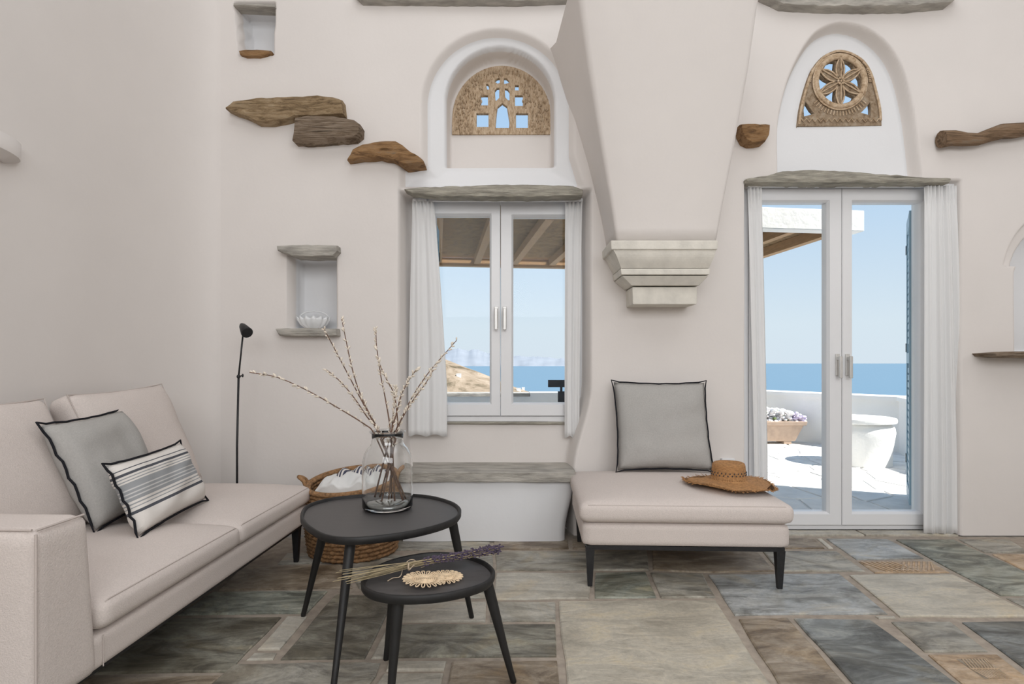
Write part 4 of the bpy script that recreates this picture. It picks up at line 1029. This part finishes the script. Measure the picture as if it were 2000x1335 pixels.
for (px, dy, foot, fy, label) in BR:
    nP = len(px); pts = []
    for i, (u, v) in enumerate(px):
        D = VC.y + dy * (1 - i / (nP - 1)) ** 1.0 + rnd.uniform(-.004, .004); pts.append(P(u, v, D))
    neck = pts[-1]; neck.y = VC.y + max(-.045, min(.045, dy * .3)); f3 = onz(foot[0], foot[1], VB + .03)
    d = Vector((f3.x - VC.x, fy)); d = d if d.length < .078 else d.normalized() * .078
    ft = Vector((VC.x + d.x, VC.y + d.y, VB + .040))
    pts += [neck.lerp(ft, .45) + Vector((0, 0, .0)), ft]
    sp = spline(pts, 34); b = thing('willow_branch', label, 'branch', ft, group='willow branches in the vase')
    MB().tube(sp, [.0018 + .0020 * (k / 34) for k in range(35)], 6).build('stem', M['bark'], b, smooth=True)
    mb = MB(); L = 0; last = sp[0]
    for k, p in enumerate(sp[:26]):
        t = (sp[min(k + 1, 34)] - sp[max(k - 1, 0)]).normalized()
        for rep in range(2):
            if rnd.random() < (.85 if k < 16 else .45):
                q = p.lerp(sp[k + 1], rnd.random()); side = t.orthogonal().normalized(); side.rotate(Matrix.Rotation(rnd.uniform(0, 2 * PI), 3, t))
                ax = (-t * .75 + side * .65).normalized(); c = q + ax * .008
                X = ax.to_track_quat('Z', 'Y').to_matrix().to_4x4(); X.translation = c; s = rnd.uniform(.75, 1.25)
                mb.ball((0, 0, 0), (.0044 * s, .0044 * s, .0088 * s), X, 6, 4)
    mb.build('catkins', M['catkin'], b, smooth=True, kind='stuff')

# lavender, coasters
zt = ZS - .012
lav = thing('lavender_bunch', 'dried lavender bunch tied with twine lying across the smaller table', 'flowers', onz(815, 1105, ZS + .012))
mbs, mbf = MB(), MB(); A, B, C_ = onz(676, 1130, ZS + .012), onz(820, 1103, ZS + .014), onz(968, 1077, ZS + .022)
for k in range(22):
    w = rnd.uniform(-1, 1); z = rnd.uniform(0, 1); side = Vector((.1, .5, 0)).normalized()
    a = A + side * (w * .035) + Vector((rnd.uniform(-.05, .05), rnd.uniform(-.03, .03), z * .02 - .004)); b = B + side * (w * .010) + Vector((0, 0, z * .016)); e = C_ + side * (w * .03) + Vector((rnd.uniform(-.05, .02), rnd.uniform(-.01, .01), z * .022 - .004))
    sp = spline([a, a.lerp(b, .5) + side * w * .004, b, b.lerp(e, .5) + side * w * .004, e], 20); mbs.tube(sp, .0012, 4)
    for i in range(11, 21):
        for _ in range(6):
            if i < 13 and rnd.random() < .5: continue
            p = sp[i] + Vector((rnd.uniform(-.010, .010), rnd.uniform(-.005, .005), rnd.uniform(-.003, .006))); mbf.ball(p, (.0045, .003, .0028), n=5, m=3)
mbs.build('stems', M['dry_stem'], lav, kind='stuff'); mbf.build('flower_heads', M['lavender'], lav, kind='stuff')
tw = MB(); cpt = onz(798, 1107, ZS + .018); ring = []
for k in range(22): q = 2 * PI * k / 11; ring.append(cpt + Vector((.004 * k / 22, .016 * math.cos(q), .012 * math.sin(q) + .002)))
tw.tube(ring, .0018, 5)
tw.tube(spline([onz(800, 1112, zt + .030), onz(812, 1096, zt + .035), onz(800, 1093, zt + .035), onz(788, 1106, zt + .02), onz(782, 1125, zt + .006), onz(768, 1128, zt + .004), onz(757, 1134, zt + .003)], 24), .0018, 5)
tw.tube(spline([onz(800, 1110, zt + .03), onz(822, 1096, zt + .03), onz(830, 1104, zt + .012), onz(822, 1108, zt + .004)], 14), .0016, 5)
tw.build('twine', M['twine'], lav, smooth=True)
def coaster(u, v, r, z, tilt, label):
    c = onz(u, v, z); t = thing('straw_coaster', label, 'coaster', c, group='straw coasters'); X = Matrix.Translation(c) @ Matrix.Rotation(tilt, 4, 'Y'); mb = MB()
    for k in range(6):
        rr2 = .005 + k * r * .088; mb.tube([X @ Vector((rr2 * math.cos(2 * PI * j / 26), rr2 * math.sin(2 * PI * j / 26), .003 + .001 * math.sin(j * 2.9 + k))) for j in range(26)], .0032, 5, closed=True)
    mb.build('woven_center', M['raffia'], t, smooth=True); mb = MB(); n = 21
    for k in range(n):
        a = 2 * PI * k / n; w = 2 * PI / n * .30
        pts = [X @ Vector((q * math.cos(a + b), q * math.sin(a + b), zz)) for q, b, zz in ((r * .55, -w * .5, .003), (r * .8, -w, .006), (r * .97, -w * .6, .004), (r, 0, .003), (r * .97, w * .6, .004), (r * .8, w, .006), (r * .55, w * .5, .003))]
        mb.tube(pts, .0021, 5)
    mb.build('loop_border', M['raffia'], t, smooth=True, kind='stuff')
coaster(868, 1128, .062, zt + .004, 0, 'round looped straw coaster lying flat on the small table, under the other one')
coaster(829, 1132, .071, zt + .012, .05, 'round looped straw coaster on top, overlapping its partner on the small table')

# ------------------------------------------------------------------ basket with blankets
BC = Vector((-.915, 3.40, 0)); bas = thing('wicker_basket', 'brown round seagrass basket of blankets between sofa and window bench', 'basket', BC)
def bt(a, r, z): return Vector((BC.x + r * math.cos(a), BC.y + r * .96 * math.sin(a), z))
def brim(a): return .40 + .032 * math.sin(a) + .02 * math.cos(a)
mb = MB(); R_ = 17
for k in range(R_):
    t = k / (R_ - 1); pts = []; rad = []
    for j in range(96):
        a = 2 * PI * j / 96; r = .225 + .035 * math.sin(PI * (.15 + .62 * t)) + .003 * (1 if (j + k) % 2 else -1); pts.append(bt(a, r, .012 + (brim(a) - .012) * t)); rad.append(.0125 + .002 * math.sin(a * 24 + k * PI))
    mb.tube(pts, rad, 5, closed=True)
mb.lathe([(.0, .004), (.23, .004)], 32, X=Matrix.Translation(BC))
mb.build('woven_body', M['wicker'], bas, smooth=True, kind='stuff')
MB().tube([bt(2 * PI * j / 64, .258, brim(2 * PI * j / 64) + .004) for j in range(64)], .015, 8, closed=True).build('rim', M['wicker'], bas, smooth=True)
for a0 in (PI + .12, .1):
    h = MB(); h.tube(spline([bt(a0 + .10, .252, brim(a0) - .03), bt(a0 + .08, .275, brim(a0) + .03), bt(a0, .305, brim(a0) + .052), bt(a0 - .10, .275, brim(a0) + .03), bt(a0 - .16, .252, brim(a0) - .03)], 18), .012, 8); h.build('handle', M['wicker'], bas, smooth=True)
def mound(name, label, cat, m, fn, nu=44, nv=26):
    vs = [tuple(fn(i / nu, j / nv)) for j in range(nv + 1) for i in range(nu + 1)]; k = nu + 1
    o = MB().add(vs, [(j * k + i, j * k + i + 1, (j + 1) * k + i + 1, (j + 1) * k + i) for j in range(nv) for i in range(nu)]).build(name, m, None, smooth=True)
    s = o.modifiers.new('thick', 'SOLIDIFY'); s.thickness = .008; return tag(o, label, cat)
def f1(s, t):
    x = (s - .5) * .40; y = -.03 + t * .22; e = (1 - (2 * s - 1) ** 4) * (1 - (2 * t - 1) ** 4)
    lim = math.sqrt(max(0, .05 - x * x)); y = min(y, lim - .01)
    return Vector((BC.x + x + .02, BC.y + y, .35 + .090 * max(0, e) ** .6 + .012 * math.sin(s * 26 + t * 3) + .03 * s))
mound('striped_blanket', 'navy and white striped blanket bundled in the back of the basket', 'blanket', M['navy_stripe'], f1)
def f2(s, t):
    t *= 1.25; q = min(1, t)
    x = -.195 + s * .40; lim = math.sqrt(max(.0004, .240 ** 2 - x * x)) * .96
    y = .05 + (-lim - .05) * q; e = max(0, 1 - (2 * s - 1) ** 6) ** .5
    z = .372 + .052 * e * (1 - max(0, q - .55) ** 2 * 2.6) + .012 * math.sin(s * 16 + q * 3) * e + .006 * math.sin(s * 37 - q * 5) + .030 * s - .06 * (1 - e)
    return Vector((BC.x + x, BC.y + y + (.012 if t > 1 else 0), z - max(0, t - 1) * .55))
mound('white_throw', 'crumpled white throw filling the front of the basket', 'blanket', M['white_cloth'], f2)

# ------------------------------------------------------------------ floor lamp behind the sofa
LB = Vector((-1.597, 3.42, 0)); lamp = thing('floor_lamp', 'slim black reading floor lamp standing behind the end of the sofa', 'lamp', LB)
MB().lathe([(.11, 0), (.11, .010), (.02, .016), (.0, .018)], 32, X=Matrix.Translation(LB)).build('base', M['black_metal'], lamp, smooth=True, angle=.6)
j0 = P(466, 735, 3.42); MB().tube([LB + Vector((0, 0, .012)), Vector((LB.x, LB.y, .6)), j0], .0065, 8).build('pole', M['black_metal'], lamp, smooth=True)
t0 = P(475, 648, 3.41); a_ = MB().tube([j0, t0], .0052, 8); a_.build('arm', M['black_metal'], lamp, smooth=True)
mb = MB(); mb.ball(j0, .012); mb.tube([j0, P(474, 733, 3.40)], .004, 6); mb.ball(P(474, 733, 3.40), (.006, .006, .011)); mb.build('joint', M['black_metal'], lamp, smooth=True)
h0, h1 = P(472, 634, 3.42), P(483, 650, 3.36)
MB().tube([h0, h0.lerp(h1, .2), h0.lerp(h1, .95), h1], [.012, .020, .033, .031], 16).build('lamp_head', M['black_metal'], lamp, smooth=True, angle=.7)

# wall light at the edge, socket, bowl in the niche
sx = -2.07; c = Vector((sx, 2.24, 1.935)); sc_ = thing('wall_sconce', 'plaster uplighter on the bare side wall above the sofa', 'wall lamp', c)
mb = MB(); nA = 16; vs = []; rings = [(.23, .10, .045), (.225, .10, -.020), (.16, .07, -.045)]
for (ry, rx, z) in rings:
    for k in range(nA + 1): a = -PI / 2 + PI * k / nA; vs.append((sx + rx * math.cos(a) - .012, c.y + ry * math.sin(a), c.z + z))
k = nA + 1; fs = [(i * k + j, i * k + j + 1, (i + 1) * k + j + 1, (i + 1) * k + j) for i in range(2) for j in range(nA)] + [tuple(range(2 * k, 3 * k))]
mb.add(vs, fs); so = mb.build('shade', M['pink'], sc_, smooth=True, angle=.6); sm_ = so.modifiers.new('thick', 'SOLIDIFY'); sm_.thickness = .008
sp_ = P(1421, 899, 3.67); so_ = thing('wall_socket', 'cream socket plate low on the wall behind the straw hat', 'socket', (sp_.x, 3.68, sp_.z - .03))
MB().box((sp_.x - .041, 3.655, sp_.z - .085), (sp_.x + .041, 3.70, sp_.z + .015)).build('plate', M['white_paint'], so_, bevel=.003)
MB().box((sp_.x - .026, 3.651, sp_.z - .065), (sp_.x + .026, 3.656, sp_.z - .008)).build('insert', M['white_paint'], so_, bevel=.002)
bc = P(613, 641, 3.80); bc.z = EYE - (641 - VH) * 3.62 / F + .006; bowl = thing('glass_bowl', 'fluted white glass bowl with a hoop handle in the small niche', 'bowl', bc)
def flute(q, a, r): k = 1 + .05 * math.cos(14 * a) * (r / .1); return (bc.x + q[0] * k, bc.y + q[1] * k * .75, bc.z + q[2] + (.008 * math.cos(14 * a) if q[2] > .06 else 0))
MB().lathe([(.04, 0), (.055, .006), (.085, .028), (.102, .058), (.105, .074), (.098, .070), (.08, .03), (.05, .012), (0, .010)], 84, warp=flute).build('body', M['frosted'], bowl, smooth=True)
MB().tube([bc + Vector((.012 * math.cos(PI * k / 16) * 7.8, 0, .07 + .045 * math.sin(PI * k / 16))) for k in range(17)], .0045, 8).build('handle', M['frosted'], bowl, smooth=True)

# ------------------------------------------------------------------ outside: terrace
terr = struct(MB().box((-7, 4.30, -.20), (7.5, 9.0, -.022)), 'ground_terrace', M['paver_grout'])
def clip(poly, p, nrm):
    out = []; n = len(poly)
    for i in range(n):
        a, b = poly[i], poly[(i + 1) % n]; da = (a - p).dot(nrm); db = (b - p).dot(nrm)
        if da <= 0: out.append(a)
        if (da < 0 < db) or (db < 0 < da): out.append(a.lerp(b, da / (da - db)))
    return out
seeds = []
while len(seeds) < 120:
    s = Vector((rnd.uniform(1.2, 5.2), rnd.uniform(4.32, 8.9)))
    if all((s - q).length > .27 for q in seeds) or rnd.random() < .004: seeds.append(s)
for s in seeds:
    poly = [Vector(q) for q in ((1.0, 4.36), (5.4, 4.36), (5.4, 8.95), (1.0, 8.95))]
    for q in seeds:
        if q is not s and (q - s).length < 1.6:
            poly = clip(poly, (s + q) / 2, q - s)
            if len(poly) < 3: break
    if len(poly) >= 3:
        ar = abs(sum(poly[i].x * poly[(i + 1) % len(poly)].y - poly[(i + 1) % len(poly)].x * poly[i].y for i in range(len(poly)))) / 2
        if ar > .01: slab('paving_stone', poly, M['paver'], terr, -.03, -.012 + rnd.uniform(-.002, .002), gap=.014, bev=.005, amp=.008)
# parapet with its coping
PL = [Vector(p) for p in ((-6, 8.1), (2.6, 8.15), (3.55, 8.85), (3.86, 8.42), (4.70, 7.15), (4.42, 6.40), (4.25, 4.4))]
def offs(line, d):
    out = []
    for i, p in enumerate(line):
        e1 = (p - line[i - 1]).normalized() if i else (line[1] - p).normalized(); e2 = (line[i + 1] - p).normalized() if i < len(line) - 1 else e1
        n1, n2 = Vector((-e1.y, e1.x)), Vector((-e2.y, e2.x)); out.append(p + (n1 + n2) * (d / max(.4, 1 + n1.dot(n2))))
    return out
def strip(line, d0, d1, z0, z1):
    a, b = offs(line, d0), offs(line, d1); mb = MB()
    for i in range(len(line) - 1):
        vs = [(*a[i], z0), (*a[i + 1], z0), (*b[i + 1], z0), (*b[i], z0), (*a[i], z1), (*a[i + 1], z1), (*b[i + 1], z1), (*b[i], z1)]
        mb.add(vs, [(0, 3, 2, 1), (4, 5, 6, 7), (0, 1, 5, 4), (1, 2, 6, 5), (2, 3, 7, 6), (3, 0, 4, 7)])
    return mb
par = struct(strip(PL, 0, .32, -.1, .615), 'wall_terrace', M['whitewash'])
strip([PL[0], Vector((.24, 8.13))], -.03, .36, .615, .66).build('coping', M['grey_stone'], par, label='grey stone coping')
strip([Vector((.25, 8.13))] + PL[1:], -.03, .36, .617, .665).build('coping', M['whitewash'], par)
# stool
SP = Vector((3.78, 6.42, -.012)); stl = thing('terrace_stool', 'round white masonry side table on the sunny terrace', 'side table', SP); TS = Matrix.Translation(SP)
MB().lathe([(.315, 0), (.315, .08), (.32, .18), (.335, .28), (.345, .345), (.335, .40), (.30, .435), (.28, .45)], 48, X=TS).build('body', M['whitewash'], stl, smooth=True, angle=.9)
MB().lathe([(.33, .445), (.355, .452), (.36, .475), (.352, .497), (.33, .503)], 48, X=TS).build('top', M['whitewash'], stl, smooth=True, angle=.9)
# planter
PP = Vector((3.40, 8.02, -.012)); pl = thing('flower_planter', 'terracotta trough of white and lilac flowers by the terrace wall', 'planter', PP)
def trough(mb_, w0, d0, w1, d1, z0, z1): return mb_.add([(PP.x + sx_ * w / 2, PP.y + sy_ * d / 2, PP.z + z) for w, d, z in ((w0, d0, z0), (w1, d1, z1)) for sx_, sy_ in ((-1, -1), (1, -1), (1, 1), (-1, 1))], [(3, 2, 1, 0), (4, 5, 6, 7), (0, 1, 5, 4), (1, 2, 6, 5), (2, 3, 7, 6), (3, 0, 4, 7)])
trough(MB(), .80, .24, .98, .34, .04, .255).build('trough', M['terracotta'], pl, bevel=.006)
trough(MB(), 1.04, .38, 1.06, .40, .255, .31).build('rim', M['terracotta'], pl, bevel=.008)
for sx_ in (-.3, .3): trough(MB(), .0, .0, .0, .0, 0, 0); MB().box((PP.x + sx_ - .05, PP.y - .12, PP.z), (PP.x + sx_ + .05, PP.y + .12, PP.z + .042)).build('foot', M['terracotta'], pl, bevel=.004)
mw, ml, mg = MB(), MB(), MB()
for k in range(800):
    x = rnd.uniform(-.5, .54); y = rnd.uniform(-.17, .17); z = .30 + rnd.uniform(0, .17) * math.sqrt(max(0, 1 - (x / .58) ** 2)); p = PP + Vector((x, y, z))
    m_ = mg if rnd.random() < .10 else (ml if x > .36 and rnd.random() < .8 else mw); s = rnd.uniform(.020, .036); m_.ball(p, (s, s, s * .7), n=6, m=4)
mw.build('white_flowers', M['petal'], pl, kind='stuff'); ml.build('lilac_flowers', M['lilac'], pl, kind='stuff'); mg.build('leaves', M['leaf'], pl, kind='stuff')
# dark garden chair
gc = Vector((.69, 6.0, -.012)); ch = thing('garden_chair', 'dark timber garden chair beyond the window', 'chair', gc)
for (x, y, h) in ((-.17, -.20, .40), (.17, -.20, .40), (-.17, .22, .79), (.17, .22, .79)):
    MB().box((gc.x + x - .035, gc.y + y - .025, gc.z), (gc.x + x + .035, gc.y + y + .025, gc.z + h)).build('leg', M['dark_timber'], ch)
    if h > .5: MB().box((gc.x + x - .012, gc.y + y - .012, gc.z + h), (gc.x + x + .012, gc.y + y + .012, gc.z + .84)).build('post', M['dark_timber'], ch)
for z in (.50, .835): MB().box((gc.x - .31, gc.y + .195, gc.z + z), (gc.x + .31, gc.y + .225, gc.z + z + .075)).build('back_slat', M['dark_timber'], ch)
for k in range(5): MB().box((gc.x - .26, gc.y - .24 + k * .09, gc.z + .40), (gc.x + .26, gc.y - .165 + k * .09, gc.z + .425)).build('seat_slat', M['dark_timber'], ch)
# pergola
perg = thing('pergola', 'timber pergola roofed with cane over the terrace', 'pergola', (-.4, 4.95, -.012)); PA = .125
def pg(x, y, z): c_, s_ = math.cos(PA), math.sin(PA); return Vector((x * c_ - y * s_, 4.87 + x * s_ + y * c_, z))
def pbox(x0, x1, y0, y1, z0, z1): return MB().add([pg(x, y, z) for z in (z0, z1) for x, y in ((x0, y0), (x1, y0), (x1, y1), (x0, y1))], [(3, 2, 1, 0), (4, 5, 6, 7), (0, 1, 5, 4), (1, 2, 6, 5), (2, 3, 7, 6), (3, 0, 4, 7)])
PX0, PX1, PY1 = -4.2, 3.14, 2.55
pbox(.95, PX1 + .02, -.02, .12, 2.25, 2.435).build('beam', M['whitewash'], perg, bevel=.006, label='whitewashed front beam')
pbox(PX0, .94, .0, .10, 2.33, 2.44).build('beam', M['wood'], perg)
pbox(PX0, PX1, PY1 - .10, PY1, 2.275, 2.375).build('beam', M['wood'], perg)
pbox(PX1 - .08, PX1, .12, PY1 - .1, 2.29, 2.385).build('beam', M['wood'], perg)
for k in range(15): x = -.13 + .47 * (k - 8); pbox(x - .037, x + .037, .12, PY1 - .1, 2.30, 2.385).build('rafter', M['wood'], perg)
cane = MB(); yy = .02
while yy < PY1 - .02:
    if not (PY1 - .14 < yy < PY1 - .11 and False):
        cane.tube([pg(PX0, yy, 2.398 + rnd.uniform(-.003, .003)), pg((PX0 + PX1) / 2, yy + rnd.uniform(-.004, .004), 2.398), pg(PX1 - .05, yy, 2.398 + rnd.uniform(-.003, .003))], .0095, 5)
    yy += rnd.uniform(.018, .0215) if yy < PY1 - .3 else rnd.uniform(.024, .05)
cane.build('cane_roof', M['cane'], perg, kind='stuff')
for (x, y) in ((-3.9, .06), (-3.9, PY1 - .06), (2.2, .06), (-1.6, PY1 - .06)): 
    if x < 0: pbox(x - .05, x + .05, y - .05, y + .05, -.012, 2.30).build('post', M['wood'], perg)
# shutters
def shutter(name, a, b, z0, z1, label):
    a, b = Vector(a), Vector(b); d = (b - a).normalized(); nn = Vector((-d.y, d.x)) * .02; w = (b - a).length
    root = thing(name, label, 'shutter', (a.x, a.y, z0))
    def bx(s0, s1, q0, q1, th=1.0): 
        c = [a + d * s0 - nn * th, a + d * s1 - nn * th, a + d * s1 + nn * th, a + d * s0 + nn * th]
        return MB().add([(*p, z) for z in (q0, q1) for p in c], [(3, 2, 1, 0), (4, 5, 6, 7), (0, 1, 5, 4), (1, 2, 6, 5), (2, 3, 7, 6), (3, 0, 4, 7)])
    m_ = MB()
    for (s0, s1, q0, q1) in ((0, .07, z0, z1), (w - .07, w, z0, z1), (.07, w - .07, z0, z0 + .1), (.07, w - .07, z1 - .1, z1), (.07, w - .07, (z0 + z1) / 2 - .04, (z0 + z1) / 2 + .04)):
        t_ = bx(s0, s1, q0, q1); m_.add(t_.v, t_.f)
    m_.build('shutter_frame', M['shutter'], root); q = z0 + .11; n_ = int((z1 - z0 - .25) / .055)
    for k in range(n_):
        z = z0 + .12 + k * (z1 - z0 - .24) / n_
        if abs(z - (z0 + z1) / 2) < .06: continue
        bx(.068, w - .068, z, z + .038, .7).build('slat', M['shutter'], root)
    
    for z in (z1 - .25, (z0 + z1) / 2 + .05, z0 + .25): t_ = bx(w - .03, w + .012, z, z + .07, 1.25); t_.build('hinge', M['black_metal'], root)
shutter('blue_shutter', (2.945, 4.33), (3.205, 4.75), .03, 2.20, 'open blue louvred shutter at the edge of the glass door')
shutter('blue_shutter', (-.592, 4.34), (-.618, 4.84), .72, 2.16, 'open blue louvred shutter outside the curtained window')

# ------------------------------------------------------------------ outside: far land and sea
SEA = -120
struct(MB().add([(-60000, 40, SEA), (60000, 40, SEA), (60000, 90000, SEA), (-60000, 90000, SEA)], [(0, 1, 2, 3)]), 'sea', M['sea'])
def hill_z(x, y):
    ridge = np.interp(x, [-420, -200, -75, -20, 25, 80, 160, 260], [60, 34, 6.5, -13, -31, -62, -110, -140]); 
    t = (y - 620) / (300 if y < 620 else 260); w = max(0, 1 - t * t)
    n_ = 2.5 * mnoise.noise(Vector((x / 45, y / 45, 1))) + 6 * mnoise.noise(Vector((x / 140, y / 140, 5)))
    return SEA - 6 + (ridge - SEA + 6) * w ** .75 + n_ * w
hx = np.linspace(-420, 260, 120); hy = np.linspace(320, 880, 90)
vs = [(x, y, hill_z(x, y)) for y in hy for x in hx]; n = len(hx)
struct(MB().add(vs, [(j * n + i, j * n + i + 1, (j + 1) * n + i + 1, (j + 1) * n + i) for j in range(len(hy) - 1) for i in range(n - 1)]), 'hill', M['hill'], smooth=True)
def hit(u, v):
    for y in np.arange(330, 620, 2.0):
        p = P(u, v, y)
        if hill_z(p.x, y) >= p.z: return p
    return P(u, v, 560)
for (u, v, w, lab) in ((896, 733, 4.0, 'tiny white house alone on the dry hillside'), (1013, 753, 4.2, 'white seaside house highest of the row on the hill slope'), (1022, 759, 3.0, 'white seaside house in the middle of the row on the slope'), (1037, 762, 3.6, 'white seaside house nearest the water on the slope')):
    p = hit(u, v + 2); p.z = hill_z(p.x, p.y); hs = thing('distant_house', lab, 'house', p)
    MB().box((p.x - w / 2, p.y - 2, p.z - 2), (p.x + w / 2, p.y + 2, p.z + 2.4)).build('walls', M['whitewash'], hs)
    MB().box((p.x - w / 2 - .1, p.y - 2.1, p.z + 2.4), (p.x + w / 2 + .1, p.y + 2.1, p.z + 2.7)).build('roof', M['whitewash'], hs)
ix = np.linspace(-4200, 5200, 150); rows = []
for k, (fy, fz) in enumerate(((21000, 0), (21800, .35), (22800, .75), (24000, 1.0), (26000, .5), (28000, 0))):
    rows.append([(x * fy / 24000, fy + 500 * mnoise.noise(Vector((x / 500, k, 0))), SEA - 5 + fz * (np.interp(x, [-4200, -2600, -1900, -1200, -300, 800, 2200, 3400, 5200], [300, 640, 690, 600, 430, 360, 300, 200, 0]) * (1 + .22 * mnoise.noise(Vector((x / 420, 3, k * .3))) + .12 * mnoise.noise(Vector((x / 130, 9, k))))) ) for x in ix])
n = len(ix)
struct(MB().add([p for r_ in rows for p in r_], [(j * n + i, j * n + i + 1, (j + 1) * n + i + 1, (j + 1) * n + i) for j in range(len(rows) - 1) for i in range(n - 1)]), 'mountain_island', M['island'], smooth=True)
